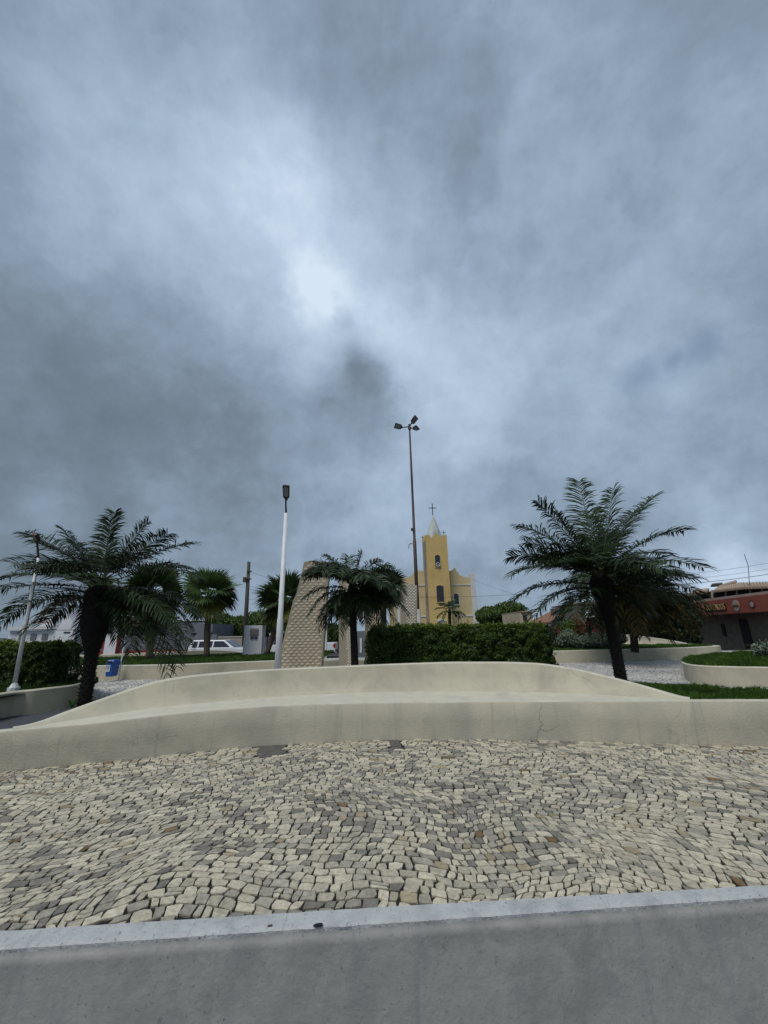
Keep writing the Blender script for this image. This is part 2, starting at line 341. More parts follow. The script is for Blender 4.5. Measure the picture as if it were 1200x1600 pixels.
# front wall polylines of bench and planter (read from the photograph)
def curve(d, xs): return np.interp(xs, sorted(d), [d[k] for k in sorted(d)])
def smooth(a, k=5):
    p = np.pad(a, k, mode='edge'); return np.convolve(p, np.ones(2 * k + 1) / (2 * k + 1), 'valid')
HS = .45
base_d = {-300: 1246, -160: 1226, 0: 1205, 100: 1195.5, 200: 1187, 300: 1175, 385: 1166.5, 500: 1160, 600: 1156, 700: 1154.5, 800: 1155.5, 900: 1158, 1000: 1161, 1100: 1164, 1200: 1166, 1350: 1173, 1600: 1190}
top_d = {-300: 1178, -160: 1160, 0: 1143, 50: 1139, 150: 1130, 300: 1112, 450: 1101.5, 600: 1098, 700: 1097, 800: 1096.5, 950: 1096, 1075: 1095, 1200: 1094.5, 1350: 1098, 1600: 1110}
XS = np.arange(-300, 1601, 10.0)
BASE = [G(x, y, 0) for x, y in zip(XS, smooth(curve(base_d, XS)))]
TOP = [G(x, y, HS) for x, y in zip(XS, smooth(curve(top_d, XS)))]
def rise(px, pyb, pyt):     # height of the wall top above its foot, so that the face stands upright
    b = G(px, pyb, 0); d = ray(px, pyt); return EYE.z + d.z * math.hypot(b.x, b.y) / math.hypot(d.x, d.y)
HZ = smooth(np.array([rise(x, a, b) for x, a, b in zip(XS, smooth(curve(base_d, XS)), smooth(curve(top_d, XS)))]), 6)
hsx = lambda x: float(np.interp(x, XS, HZ))
bx = np.array([p.x for p in BASE]); by = np.array([p.y for p in BASE])
# plaza platform: everything behind the street wall stands on it, 0.6 m above the streets
plat = [(p.x, p.y - .03) for p in kerb_in] + [(34, 6), (34, 23.2), (-34, 23.2), (-34, 3)]
pm = MB().slab(plat, STREET, -.022)
tag(pm.build('plaza_base', M['mortar']), kind='structure')
far = [(x, y + .3) for x, y in zip(bx, by)] + [(30, 12), (30, 23), (-30, 23), (-30, 12)]
pl = MB().add([(x, y, 0) for x, y in far], [tuple(range(len(far)))])
tag(pl.build('plaza_paving', M['plaza']), kind='structure')

# street-side wall: painted coping blocks over a cement face
wall = empty('street_wall', (0, kerb_out[3].y, STREET), 'low grey cement wall in the foreground with a whitewashed top edge', 'wall')
NS = 420
ox = np.linspace(kerb_out[0].x, kerb_out[-1].x, NS); oy = np.interp(ox, [p.x for p in kerb_out], [p.y for p in kerb_out])
mb = MB(); rows = [(0.0, -.012), (.004, -.03), (.012, -.036), (.008, -.06), (.010, -.12), (.012, -.25), (.016, -.42), (.02, STREET)]
vs = []
for dy, z in rows:
    for x, y in zip(ox, oy):
        jit = mnoise.noise(Vector((x * 3, z * 9, 1))) * .004 + mnoise.noise(Vector((x * 14, z * 30, 3))) * .002
        if dy == .012 and z > -.05: jit += -.004 + .004 * abs(mnoise.noise(Vector((x * 9, 0, 4))))
        vs.append((x, y - dy - jit, z + (mnoise.noise(Vector((x * 6, 5, 2))) * .004 if -.2 < z < -.02 else 0)))
fs = [(r * NS + i + NS, r * NS + i + 1 + NS, r * NS + i + 1, r * NS + i) for r in range(len(rows) - 1) for i in range(NS - 1)]
mb.add(vs, fs).build('cement_face', M['cement'], wall, smooth=True)
x = ox[0]; iy = lambda x: np.interp(x, KX, KY); oyf = lambda x: np.interp(x, [p.x for p in kerb_out], [p.y for p in kerb_out])
while x < ox[-1] - 1.2:
    w = random.choice((.45, .8, 1.0, 1.2)); n = max(3, int(w / .022)); vs = []; 
    for i in range(n + 1):
        xx = x + .0006 + (w - .0012) * i / n
        e = mnoise.noise(Vector((xx * 11, 3, 0))) * .006 + mnoise.noise(Vector((xx * 31, 3, 0))) * .005; e2 = mnoise.noise(Vector((xx * 9, 7, 0))) * .004
        a = (oyf(xx), iy(xx) - .004)
        vs += [(xx, a[0] + .002 - e, -.03), (xx, a[0] + e, .002), (xx, a[0] + .012 + e, .012), (xx, a[1] - .008 + e2, .012), (xx, a[1] + e2, .002), (xx, a[1] + e2, -.03)]
    fs = [(i * 6 + 6 + k, i * 6 + 6 + k + 1, i * 6 + k + 1, i * 6 + k) for i in range(n) for k in range(5)] + [(0, 1, 2, 3, 4, 5), tuple(n * 6 + k for k in range(5, -1, -1))]
    MB().add(vs, fs).build('coping_block', M['coping'], wall, smooth=False)
    x += w

# near pavement: cut stones laid in wandering rows
def warp(u, v):
    x = u + .10 * math.sin(2.3 * v + 1.1 * u + .4) + .035 * math.sin(5.1 * v - 1.9 * u + 2) + .10 * mnoise.noise(Vector((u * 1.3, v * 1.3, 4)))
    y = v + .085 * math.sin(2.0 * u - .7 * v) + .03 * math.sin(4.6 * u + 2.2 * v + 1) + .12 * mnoise.noise(Vector((u * 1.2, v * 1.2, 11)))
    for cx_, sg, k in ((1.1, 1, .42), (-1.5, -1, .30)):
        s = 1 / (1 + math.exp(-(u - cx_) * sg * 1.25)); a = -k * sg * s; dx, dy = x - cx_, y - 4.0
        x = cx_ + dx * math.cos(a) - dy * math.sin(a); y = 4.0 + dx * math.sin(a) * (1 if sg > 0 else -1) * (1 if sg > 0 else -1) + dy * math.cos(a)
    x += .030 * mnoise.noise(Vector((u * 4.3, v * 4.3, 21))) + .016 * mnoise.noise(Vector((u * 10, v * 10, 31)))
    y += .034 * mnoise.noise(Vector((u * 4.1, v * 4.1, 41))) + .016 * mnoise.noise(Vector((u * 10, v * 10, 51)))
    return x, y
patches = [[G(388, 1161), G(448, 1158), G(446, 1176), G(420, 1184), G(404, 1183), G(400, 1172)], [G(604, 1153), G(622, 1153), G(628, 1169), G(612, 1169)]]
stones = []
v = -3.2
while v < 11.5:
    h = random.uniform(.060, .080); u = -10.5 + random.uniform(0, .1)
    cand = []
    while u < 12:
        w = random.uniform(.060, .112); 
        if random.random() < .07: w *= .55
        parts_ = [(v, h)] if random.random() > .05 else [(v, h * .5), (v + h * .5, h * .5)]
        for v0, hh in parts_:
            gp = random.uniform(.0044, .0086)
            loc = [(u + gp, v0 + gp), (u + w / 2, v0 + gp * .6), (u + w - gp, v0 + gp), (u + w - gp * .6, v0 + hh / 2), (u + w - gp, v0 + hh - gp), (u + w / 2, v0 + hh - gp * .6), (u + gp, v0 + hh - gp), (u + gp * .6, v0 + hh / 2)]
            j = .0065; pts = []; sk = random.uniform(-.018, .018)
            for k, (a, b) in enumerate(loc):
                jj = j if k % 2 == 0 else j * .4
                a += random.uniform(-jj, jj) + sk * ((b - v0) / hh - .5); b += random.uniform(-jj, jj)
                x, y = warp(a, b); pts.append([x, y])
            cand.append(pts)
        u += w
    for pts in cand:
        cx = sum(p[0] for p in pts) / 8; cy = sum(p[1] for p in pts) / 8
        if abs(cx) > 8.6: continue
        ylo = float(np.interp(cx, KX, KY)); yhi = float(np.interp(cx, bx, by))
        if cy < ylo - .004 or cy > yhi + .004: continue
        if any(inpoly(np.array([cx]), np.array([cy]), [(q.x, q.y) for q in pt])[0] for pt in patches): continue
        for p in pts:
            p[1] = min(max(p[1], float(np.interp(p[0], KX, KY)) + .004), float(np.interp(p[0], bx, by)) + .002)
        ar = .5 * sum(pts[k][0] * pts[(k + 1) % 8][1] - pts[(k + 1) % 8][0] * pts[k][1] for k in range(8))
        if ar < .00035: continue
        stones.append((cx, cy, pts))
    v += h
def stone_geo(cx, cy, pts):
    zt = random.uniform(-.0015, .0015); tx = random.uniform(-.025, .025); ty = random.uniform(-.025, .025)
    vs = []
    for x, y in pts: vs.append((cx + (x - cx) * .955, cy + (y - cy) * .955, zt + (x - cx) * tx + (y - cy) * ty + random.uniform(-.0012, .0012)))
    for x, y in pts: vs.append((x, y, zt - .0028 + (x - cx) * tx + (y - cy) * ty))
    for x, y in pts: vs.append((cx + (x - cx) * 1.02, cy + (y - cy) * 1.01, -.03))
    fs = [tuple(range(8))] + [(r * 8 + (k + 1) % 8, r * 8 + k, r * 8 + 8 + k, r * 8 + 8 + (k + 1) % 8) for r in range(2) for k in range(8)]
    return vs, fs
def stone_tint(cx, cy):
    g = mnoise.noise(Vector((cx * .7, cy * .9, 3))) * .35 + mnoise.noise(Vector((cx * 3, cy * 3, 8))) * .25 + random.gauss(0, .28) + .10
    r = random.random(); b = random.uniform(.78, 1.16)
    if r < .004: c = (.25, .17, .09)
    elif r < .03: c = (.44, .37, .25)
    elif g > -.02: c = (.62, .57, .44)
    elif g > -.22: c = (.44, .415, .34)
    else: c = (.27, .255, .22)
    return tuple(x * b for x in c)
stones.sort(key=lambda s: (s[0] ** 2 + s[1] ** 2) + (100 if abs(s[0]) > s[1] * 1.02 else 0))
bed = [(x, float(np.interp(x, KX, KY)) - .02) for x in np.linspace(-9, 9, 60)] + [(x, float(np.interp(x, bx, by)) + .05) for x in np.linspace(9, -9, 60)]
pav = MB().add([(x, y, -.012) for x, y in bed], [tuple(range(len(bed)))]).build('pavement', M['mortar']); tag(pav, kind='structure')
V = []; F8 = []; F4 = []; T = []
for i, (cx, cy, pts) in enumerate(stones):
    vs, fs = stone_geo(cx, cy, pts); tc = stone_tint(cx, cy)
    if i < 300:
        o = MB().add(vs, fs).build('paving_stone', M['stone'], pav); set_tint(o.data, tc)
        for k in range(8, 24): o.data.color_attributes['tint'].data[k].color = (*(x * (.8 if k < 16 else .12) for x in tc), 1)   # sides get darker towards the bottom
    else:
        n = len(V); V += vs; F8 += [tuple(k + n for k in f) for f in fs]; T += [tc] * 8 + [tuple(x * .8 for x in tc)] * 8 + [tuple(x * .12 for x in tc)] * 8
me = bpy.data.meshes.new('paving_stones'); me.from_pydata(V, [], F8); me.update()
a = me.color_attributes.new('tint', 'FLOAT_COLOR', 'POINT'); c = np.ones((len(V), 4), np.float32); c[:, :3] = T; a.data.foreach_set('color', c.ravel())
o = link('paving_stones', me, M['stone'], pav); tag(o, kind='stuff')
M['patch'] = mat('dark_cement_patch', (.13, .125, .115), (.085, .08, .075), 12, .95, .6, 60)
for pt in patches:
    MB().slab([(q.x, q.y) for q in pt][::-1], -.02, -.001).build('cement_patch', M['patch'], pav)
# loose bits lying about
def leafbit(px, py, z, s, m, name, label, cat):
    p = G(px, py, z); q = []
    for k in range(9):
        a = k / 9 * 6.283; r = s * (1 + .35 * math.sin(a * 2 + 1) + random.uniform(-.15, .15)); q.append((p.x + r * math.cos(a), p.y + r * math.sin(a) * .7))
    o = MB().slab(q, z, z + .004).build(name, m, loc=tuple(p)); tag(o, label, cat)
leafbit(497, 1446, .013, .02, M['dark'], 'dead_leaf', 'blackened dry leaf lying on the white edge of the low wall', 'leaf')
leafbit(422, 1447, .013, .010, M['bark_grey'], 'dead_leaf', 'small brown leaf scrap on the white wall edge, left of the black leaf', 'leaf')

# ------------------------------------------------------------------ curved bench and planters
crease_d = {25: 1139, 60: 1133, 100: 1126, 150: 1119, 225: 1108, 300: 1100, 450: 1087, 600: 1081, 700: 1080, 800: 1081, 900: 1083, 1000: 1089, 1050: 1092, 1078: 1093.5}
back_d = {25: 1138, 60: 1130, 100: 1114, 150: 1096, 200: 1078, 250: 1063, 300: 1055.5, 350: 1051, 400: 1047, 500: 1042.5, 600: 1038, 700: 1034.5, 800: 1034.5, 850: 1037, 900: 1045, 950: 1057, 1000: 1070, 1050: 1085, 1078: 1092.5}
bench = empty('curved_bench', (0, 6, 0), 'long wavy cream concrete bench with a curved backrest facing the paved foreground', 'bench')
xs = np.concatenate([np.arange(20, 1075, 8.0), [1078]])
bb = [G(x, y, 0) for x, y in zip(xs, np.interp(xs, XS, smooth(curve(base_d, XS))))]
tt = [G(x, y, hsx(x)) for x, y in zip(xs, np.interp(xs, XS, smooth(curve(top_d, XS))))]
cc = [G(x, y, hsx(x) + .005) for x, y in zip(xs, smooth(curve(crease_d, xs), 2))]
by_ = smooth(curve(back_d, xs), 2)
ft = len(xs)
prof = []
for i in range(ft):
    HS = hsx(xs[i]); B, T_, C_ = bb[i], tt[i], cc[i]; dv = Vector((T_.x, T_.y, 0)).normalized()
    gap = (Vector((C_.x, C_.y, 0)) - Vector((T_.x, T_.y, 0))).length
    C2 = Vector((T_.x, T_.y, HS)) + dv * max(gap, .06)
    K = P(xs[i], by_[i], C2.y + min(.12, gap * .2 + .01)); 
    zk = max(K.z, HS + .004)
    K.z = zk; hb = zk - HS
    n = lambda s: mnoise.noise(Vector((B.x * 2.2, s, 0))) * .006 + mnoise.noise(Vector((B.x * 9, s, 0))) * .002
    p = [Vector((B.x, B.y, -.02)), Vector((B.x, B.y, 0)) + dv * n(1), Vector((B.x, B.y, .22)).lerp(Vector((T_.x, T_.y, .22)), .5) + dv * n(2), Vector((T_.x, T_.y, HS - .022)) + dv * n(3),
         Vector((T_.x, T_.y, HS - .004 + n(4))) + dv * .014, Vector((T_.x, T_.y, HS + n(5))) + dv * .04]
    s1 = C2 - dv * min(.30, gap * .4); s1.z = HS + n(6); p.append(s1)
    r = min(.16, hb * .5)
    m1 = C2 - dv * (min(.30, gap * .4) * .35); m1.z = HS + r * .12; p.append(m1)
    m2 = C2.lerp(K, .12); m2.z = HS + hb * .14; p.append(m2)
    m3 = C2.lerp(K, .55); m3.z = HS + hb * .55; p.append(m3)
    k0 = K - dv * .004; k0.z = zk - .018; p.append(k0)
    k1 = K + dv * .014; k1.z = zk; p.append(k1)
    k2 = K + dv * .12; k2.z = zk - .002; p.append(k2)
    k3 = K + dv * .14; k3.z = zk - .02; p.append(k3)
    k4 = K + dv * .14; k4.z = -.02; p.append(k4)
    prof.append(p)
def loft(prof, a, b):
    m = b - a; vs = [tuple(p[k]) for p in prof for k in range(a, b)]
    return vs, [(i * m + k, (i + 1) * m + k, (i + 1) * m + k + 1, i * m + k + 1) for i in range(len(prof) - 1) for k in range(m - 1)]
for nm, a, b, mt in (('front_wall', 0, 5, 'plaster_dark'), ('seat', 4, 8, 'rim'), ('backrest', 7, 11, 'plaster'), ('top_rim', 10, 14, 'rim'), ('rear_wall', 13, 15, 'plaster')):
    vs, fs = loft(prof, a, b); MB().add(vs, fs).build(nm, M[mt], bench, smooth=True)
def planter(name, path, z1, label, wid=.14, z0=-.02, side='plaster', inner=1, group=None, zvar=None):
    """a low rendered wall following the path; inner=+1 puts the thickness to the left of the walking direction"""
    p0 = Vector((path[0][0], path[0][1], 0)); root = empty(name, (p0.x, p0.y, 0), label, 'wall', group)
    n = len(path); pr = []
    for i, q in enumerate(path):
        a = Vector(path[max(i - 1, 0)][:2]); b = Vector(path[min(i + 1, n - 1)][:2]); t = (b - a).normalized(); nn = Vector((-t.y, t.x, 0)) * inner
        z = z1 if zvar is None else zvar[i]; Q = Vector((q[0], q[1], 0)); jz = mnoise.noise(Vector((q[0] * 3, q[1] * 3, 1))) * .006
        pr.append([Q + Vector((0, 0, z0)), Q + Vector((0, 0, 0)), Q + Vector((0, 0, z - .02)) + nn * .006, Q + nn * .02 + Vector((0, 0, z + jz)), Q + nn * (wid - .015) + Vector((0, 0, z + jz)), Q + nn * wid + Vector((0, 0, z - .02)), Q + nn * wid + Vector((0, 0, z0))])
    for nm, a, b, mt in (('outer_face', 0, 3, side), ('top_rim', 2, 6, 'rim'), ('inner_face', 5, 7, side)):
        vs, fs = loft(pr, a, b)
        if inner < 0: fs = [f[::-1] for f in fs]
        ob = MB().add(vs, fs).build(nm, M[mt], root, smooth=True)
    MB().add([tuple(v) for v in pr[0]], [tuple(range(7))]).build('wall_end', M[side], root); MB().add([tuple(v) for v in pr[-1]], [tuple(range(6, -1, -1))]).build('wall_end', M[side], root)
    return [(p[5].x, p[5].y) for p in pr]
def flank(a, b, label):
    """plain wall that carries on the bench front, built from the same lines"""
    x_ = np.arange(a, b + 1, 8.0); Bs = [G(x, y, 0) for x, y in zip(x_, np.interp(x_, XS, smooth(curve(base_d, XS))))]; Ts = [G(x, y, hsx(x)) for x, y in zip(x_, np.interp(x_, XS, smooth(curve(top_d, XS))))]; pr = []
    root = empty('planter_wall', (Bs[0].x, Bs[0].y, 0), label, 'wall')
    for xx_, B, T_ in zip(x_, Bs, Ts):
        HS = hsx(xx_)
        dv = Vector((T_.x, T_.y, 0)).normalized(); n = lambda s: mnoise.noise(Vector((B.x * 2.2, s, 0))) * .006 + mnoise.noise(Vector((B.x * 9, s, 0))) * .002
        f = Vector((T_.x, T_.y, 0))
        pr.append([Vector((B.x, B.y, -.02)), Vector((B.x, B.y, 0)) + dv * n(1), Vector((B.x, B.y, .22)).lerp(Vector((T_.x, T_.y, .22)), .5) + dv * n(2), Vector((T_.x, T_.y, HS - .022)) + dv * n(3),
             Vector((T_.x, T_.y, HS - .004 + n(4))) + dv * .014, f + dv * .04 + Vector((0, 0, HS + n(5))), f + dv * .15 + Vector((0, 0, HS + n(6))), f + dv * .17 + Vector((0, 0, HS - .03)), f + dv * .17 + Vector((0, 0, -.02))])
    for nm, k0, k1, mt in (('front_wall', 0, 5, 'plaster_dark'), ('top_rim', 4, 8, 'rim'), ('inner_face', 7, 9, 'plaster')):
        vs, fs = loft(pr, k0, k1); MB().add(vs, fs).build(nm, M[mt], root, smooth=True)
    return [(p[6].x, p[6].y) for p in pr]
pR = flank(1078, 1558, 'cream planter wall that carries on from the right end of the bench')
pL = flank(-300, 20, 'cream wall that carries on from the left end of the bench')
def gpath(pts, z, n=6): return [(p.x, p.y) for p in (G(x, y, z) for x, y in spline(pts, n))]
# far rim of the grassed bed right behind the bench
pF = gpath([(700, 1056), (800, 1058), (900, 1061), (1000, 1066), (1100, 1071), (1200, 1078), (1330, 1090), (1500, 1108)], .43)
planter('planter_wall', pF, .43, 'thin pale rim behind the grass strip at the right end of the bench', inner=-1, wid=.10)
# round planter on the right
pQ = gpath([(1500, 1046), (1300, 1044), (1200, 1042.5), (1150, 1041.5), (1110, 1040.5), (1085, 1039), (1070, 1036.5), (1064, 1033), (1070, 1029), (1090, 1025.5), (1125, 1022), (1180, 1019), (1300, 1012)], .43)
planter('round_planter', pQ, .43, 'rounded cream planter wall full of grass at the right edge', inner=-1)
pW = gpath([(740, 1018), (858, 1017), (967, 1014.5), (1060, 1012), (1118, 1009.5)], .47)
end = Vector(pW[-1]); pW += [(end.x + .5, end.y + .35), (end.x + .7, end.y + 1.2), (end.x + .6, end.y + 2.5)]
planter('planter_wall', pW, .47, 'straight cream planter wall across the white paving, behind the right palm', inner=1)
pV = [(p.x, p.y) for p in (P(x, y, d) for x, y, d in spline([(905, 1006, 20.5), (926, 1000, 20.8), (960, 1000, 21), (990, 1000, 21), (1040, 1003, 20.7), (1085, 1008, 19.5)], 6))]
zV = [P(x, y, d).z for x, y, d in spline([(905, 1000, 20.5), (926, 994, 20.8), (960, 992.5, 21), (990, 992, 21), (1040, 999, 20.7), (1085, 1008, 19.5)], 6)]
planter('garden_wall', pV, .8, 'grey curved wall with a white rim sloping down behind the grey shrubs', inner=1, zvar=zV, side='plaster', z0=.2)
# left
pA0 = gpath([(-350, 1150), (-150, 1112), (0, 1084), (60, 1077), (117, 1070), (142, 1064), (150, 1058), (140, 1052), (105, 1047)], .43)
pA = pA0; pAi = planter('planter_wall', pA, .43, 'cream planter wall in front of the left hedge and leaning white lamp', inner=1)
pB = gpath([(-60, 1044), (60, 1042), (150, 1040), (275, 1038), (379, 1034), (440, 1032), (530, 1031), (640, 1030)], .45)
planter('planter_wall', pB, .45, 'low cream wall behind the blue litter bin', inner=1)
ptsC = [(60, 1030, 19), (150, 1029, 19), (233, 1026, 19.4), (325, 1023, 19.8), (358, 1022, 20), (378, 1023, 20.2)]
pC = [(p.x, p.y) for p in (P(x, y, d) for x, y, d in spline(ptsC, 6))]
zC = [P(x, y, d).z for x, y, d in spline([(60, 1024, 19), (150, 1023, 19), (233, 1019.5, 19.4), (325, 1016, 19.8), (358, 1017, 20), (378, 1019.5, 20.2)], 6)]
planter('garden_wall', pC, .8, 'curved cream wall along the lawn in front of the parked car', inner=1, zvar=zC, z0=.1)
cpt = P(862, 1003, 20)
mb = MB().prism([(P(838, 1012, 20).x, .3), (P(877, 1009, 20).x, .3), (P(877, 1009, 20).x, P(877, 1006, 20).z), (P(869, 1000, 20).x, P(869, 1001, 20).z), (P(862, 996, 20).x, P(862, 997, 20).z), (P(850, 994, 20).x, P(850, 995, 20).z), (P(838, 994, 20).x, P(838, 994, 20).z)], 20, 20.5)
tag(mb.build('rounded_wall_end', M['rim'], loc=(cpt.x, 20, .3)), 'rounded white wall end peeping out right of the long hedge', 'wall')

# lawns
def grass_patch(name, poly, z, n, h=.05, label=None, w=.006, tint=1.0):
    poly = [(p[0], p[1]) for p in poly]; c = (sum(p[0] for p in poly) / len(poly), sum(p[1] for p in poly) / len(poly), z)
    base = MB().add([(p[0], p[1], z - .02) for p in poly], [tuple(range(len(poly)))]).build('lawn', M['soil']); tag(base, kind='structure')
    xs = [p[0] for p in poly]; ys = [p[1] for p in poly]; X = rng.uniform(min(xs), max(xs), n * 3); Y = rng.uniform(min(ys), max(ys), n * 3)
    k = inpoly(X, Y, poly); X = X[k][:n]; Y = Y[k][:n]; m = len(X)
    clump = np.array([mnoise.noise(Vector((x * 2.2, y * 2.2, 5))) for x, y in zip(X, Y)]); fine = np.array([mnoise.noise(Vector((x * 9, y * 9, 2))) for x, y in zip(X, Y)])
    H = h * (1 + clump * .7 + fine * .6) * rng.uniform(.6, 1.3, m); H = np.maximum(H, .012)
    A = rng.uniform(0, 6.283, m); ww = w * rng.uniform(.7, 1.3, m); ln = rng.uniform(.1, .8, m) * H; B = rng.uniform(0, 6.283, m)
    p = np.stack([X, Y, np.full(m, z - .02)], 1); s = np.stack([np.cos(A) * ww, np.sin(A) * ww, 0 * A], 1)
    tip = p + np.stack([np.cos(B) * ln, np.sin(B) * ln, H + .02], 1); mid = p + np.stack([np.cos(B) * ln * .3, np.sin(B) * ln * .3, (H + .02) * .6], 1)
    V = np.stack([p - s, p + s, mid + s * .8, tip, mid - s * .8], 1).reshape(-1, 3); F = np.arange(m * 5).reshape(m, 5)
    t = (.85 + clump * .7 + fine * .35) * rng.uniform(.7, 1.3, m) * tint; yl = rng.uniform(0, .5, m) * (rng.random(m) < .3)
    T = np.stack([t * (1 + yl), t, t * .9], 1)
    o = link('grass', cloud_mesh('grass', V, F, np.repeat(T, 5, 0)), M['grass']); tag(o, label, 'grass', kind='stuff')
tl = [(prof[i][13].x, prof[i][13].y) for i in range(ft - 40, ft)]
polyR = tl + [(x, y + .0) for x, y in pR] + [(x, y - .05) for x, y in pF[::-1] if x > tl[0][0] - .1]
grass_patch('lawn', polyR, .40, 60000, .05, 'bright green turf strip behind the right end of the bench')
k = [(x, y) for x, y in pQ]; ce = (sum(x for x, y in k) / len(k), sum(y for x, y in k) / len(k))
grass_patch('lawn', [(x + (ce[0] - x) * .03, y + (ce[1] - y) * .03) for x, y in k], .42, 90000, .075, 'bright green turf filling the round planter at the right edge')
polyW = [(x, y + .12) for x, y in pW[:-3]] + [(pW[-1][0] - .2, 20.4), (P(880, 1000, 21).x, 21.4), (P(740, 1000, 21).x, 21.4)]
grass_patch('lawn', polyW, .46, 50000, .06, 'narrow turf behind the straight cream wall at right', w=.01)
polyB = [(x, y + .12) for x, y in pB if x < P(520, 1000, 18).x] + [(P(520, 1000, 21).x, 21.5), (P(378, 1000, 20.2).x, 20.3)] + [(x, y - .02) for x, y in pC[::-1]] + [(pC[0][0] - 6, 19)]
grass_patch('lawn', polyB, .44, 60000, .06, 'turf strip between the two cream walls at left', w=.01)
polyA = [(x, y + .12) for x, y in pA[:-6]] + [(P(150, 1000, 11).x, 10.6), (P(120, 1000, 12).x, 12), (-15, 12)]
grass_patch('lawn', polyA, .36, 12000, .05, 'dark turf under the left hedge', w=.008, tint=.8)
mb = MB().add([(x, y, .385) for x, y in [(q[0], q[1] + .13) for q in pA[:-14]] + [(P(75, 1000, 8.9).x, 8.9), (-14, 8.9)]], [])
xA = pAi[:-24]; pb = xA + [(x, y + .55) for x, y in xA[::-1]]
tag(MB().slab(pb, .30, .375).build('gravel_bed', M['gravel'], loc=(xA[0][0], xA[0][1], .3)), kind='structure')
# slate bed between the bench and the left planter
gp = [(prof[i][13].x, prof[i][13].y + .0) for i in range(0, 20)] + [(P(150, 1000, 8).x, 8.3)] + [(x, y - .05) for x, y in pA[:-14][::-1]]
tag(MB().add([(x, y, .006) for x, y in gp], [tuple(range(len(gp)))]).build('gravel_path', M['gravel']), kind='structure')

# ------------------------------------------------------------------ hedges and trees
def ctr(a, b): return ((a[0] + b[0]) / 2, (a[1] + b[1]) / 2, 0)
def hedge(x0, x1, y0, y1, z0, z1, n, label, size=.03, rnd=.25):
    root = empty('hedge', ((x0 + x1) / 2, (y0 + y1) / 2, z0), label, 'hedge')
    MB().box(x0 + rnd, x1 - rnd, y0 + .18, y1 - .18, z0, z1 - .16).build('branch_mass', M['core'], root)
    c = np.array([(x0 + x1) / 2, (y0 + y1) / 2, (z0 + z1) / 2]); h = np.array([(x1 - x0) / 2, (y1 - y0) / 2, (z1 - z0) / 2])
    u = rng.uniform(-1, 1, (n, 3)); f = rng.choice(3, n, p=[.12, .44, .44]); sg = rng.choice([-1, 1], n); sg[f == 2] = np.where(rng.random((f == 2).sum()) < .97, 1, -1); sg[f == 1] = np.where(rng.random((f == 1).sum()) < .85, -1, 1)
    u[np.arange(n), f] = sg; nr = np.zeros((n, 3)); nr[np.arange(n), f] = sg
    p = u * h; ex = np.maximum(np.abs(p) - (h - rnd), 0); L = np.linalg.norm(ex, axis=1, keepdims=True); k = L[:, 0] > rnd
    p[k] -= (np.sign(p[k]) * ex[k]) * (1 - rnd / L[k]); p = p + c
    bump = np.array([mnoise.noise(Vector(q * 2.2)) * .13 + mnoise.noise(Vector(q * 7)) * .12 for q in p])
    p = p + nr * (bump - rng.exponential(.07, n))[:, None]
    sh = (rng.random(n) < .035) & (f == 2); p[sh, 2] += rng.exponential(.05, sh.sum())
    V, F, T = leaves(p, size, nr + np.array([0, 0, .4]), .8, (.45, 1.5), .25)
    top = np.repeat(np.clip((p[:, 2] - z1 + .12) / .25, 0, 1), 4)[:, None]; T = T * (1 + top * np.array([1.9, 1.4, .3]))   # leaf tint lighter and yellower towards the top
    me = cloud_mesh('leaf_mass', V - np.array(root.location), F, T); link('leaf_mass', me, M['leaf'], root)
    return root
a = P(574, 978, 10.2); b = P(858, 975, 10.2)
hedge(a.x, b.x, 9.9, 11.3, 0, P(700, 979, 9.9).z, 90000, 'long clipped dark green hedge behind the middle of the bench', .028)
a = P(-120, 1005, 9.6); b = P(130, 1003, 10.3)
hedge(a.x, b.x, 9.6, 10.5, .3, P(60, 1006, 9.6).z, 60000, 'clipped dark hedge on the left behind the leaning white lamp', .028)
def blob_tree(name, px, py, rx, rz, D, m, label, cat='tree', n=9000, size=.12, base=STREET, trunk=True, group=None, lobes=9, ry=None):
    """crown of leaf clumps centred on a photo point, rx/rz are half sizes in metres"""
    c = P(px, py, D); root = empty(name, (c.x, c.y, base), label, cat, group); ry = ry or rx
    if trunk:
        tm = MB().tube([(c.x, c.y, base), (c.x + .05 * rx, c.y, base + (c.z - base) * .6), (c.x, c.y, c.z)], [.07 * rx + .05, .05 * rx + .04, .02 * rx + .02])
        for a in range(5):
            an = a * 1.256; tm.tube([(c.x, c.y, base + (c.z - base) * .6), (c.x + math.cos(an) * rx * .35, c.y + math.sin(an) * rx * .35, c.z), (c.x + math.cos(an) * rx * .6, c.y + math.sin(an) * rx * .6, c.z + rz * .3)], [.03 * rx + .02, .02 * rx + .02, .01])
        tm.build('trunk', M['bark_grey'], root, smooth=True)
    L = []
    for i in range(lobes):
        v = unit(rng.normal(size=3)); L.append((v * np.array([rx, ry, rz]) * .58, rng.uniform(.38, .62)))
    L.append((np.zeros(3), .7)); ps = []; nr = []
    for o, s in L:
        k = n // len(L); d = unit(rng.normal(size=(k, 3))); r = 1 - rng.exponential(.12, k).clip(0, .9)
        bump = np.array([1 + .28 * mnoise.noise(Vector(q * 3 + o)) for q in d]); ps.append(o + d * (r * bump * s)[:, None] * np.array([rx, ry, rz])); nr.append(d)
    ps = np.concatenate(ps); nr = np.concatenate(nr); V, F, T = leaves(ps, size, nr, .9, (.5, 1.4), .15)
    V = V + np.array([0, 0, c.z - base]); link('crown', cloud_mesh('crown', V, F, T), m, root); return root
blob_tree('broadleaf_tree', 784, 961, 2.8, 1.45, 50, M['tree_leaf'], 'round green tree just right of the yellow church', n=14000, size=.16)
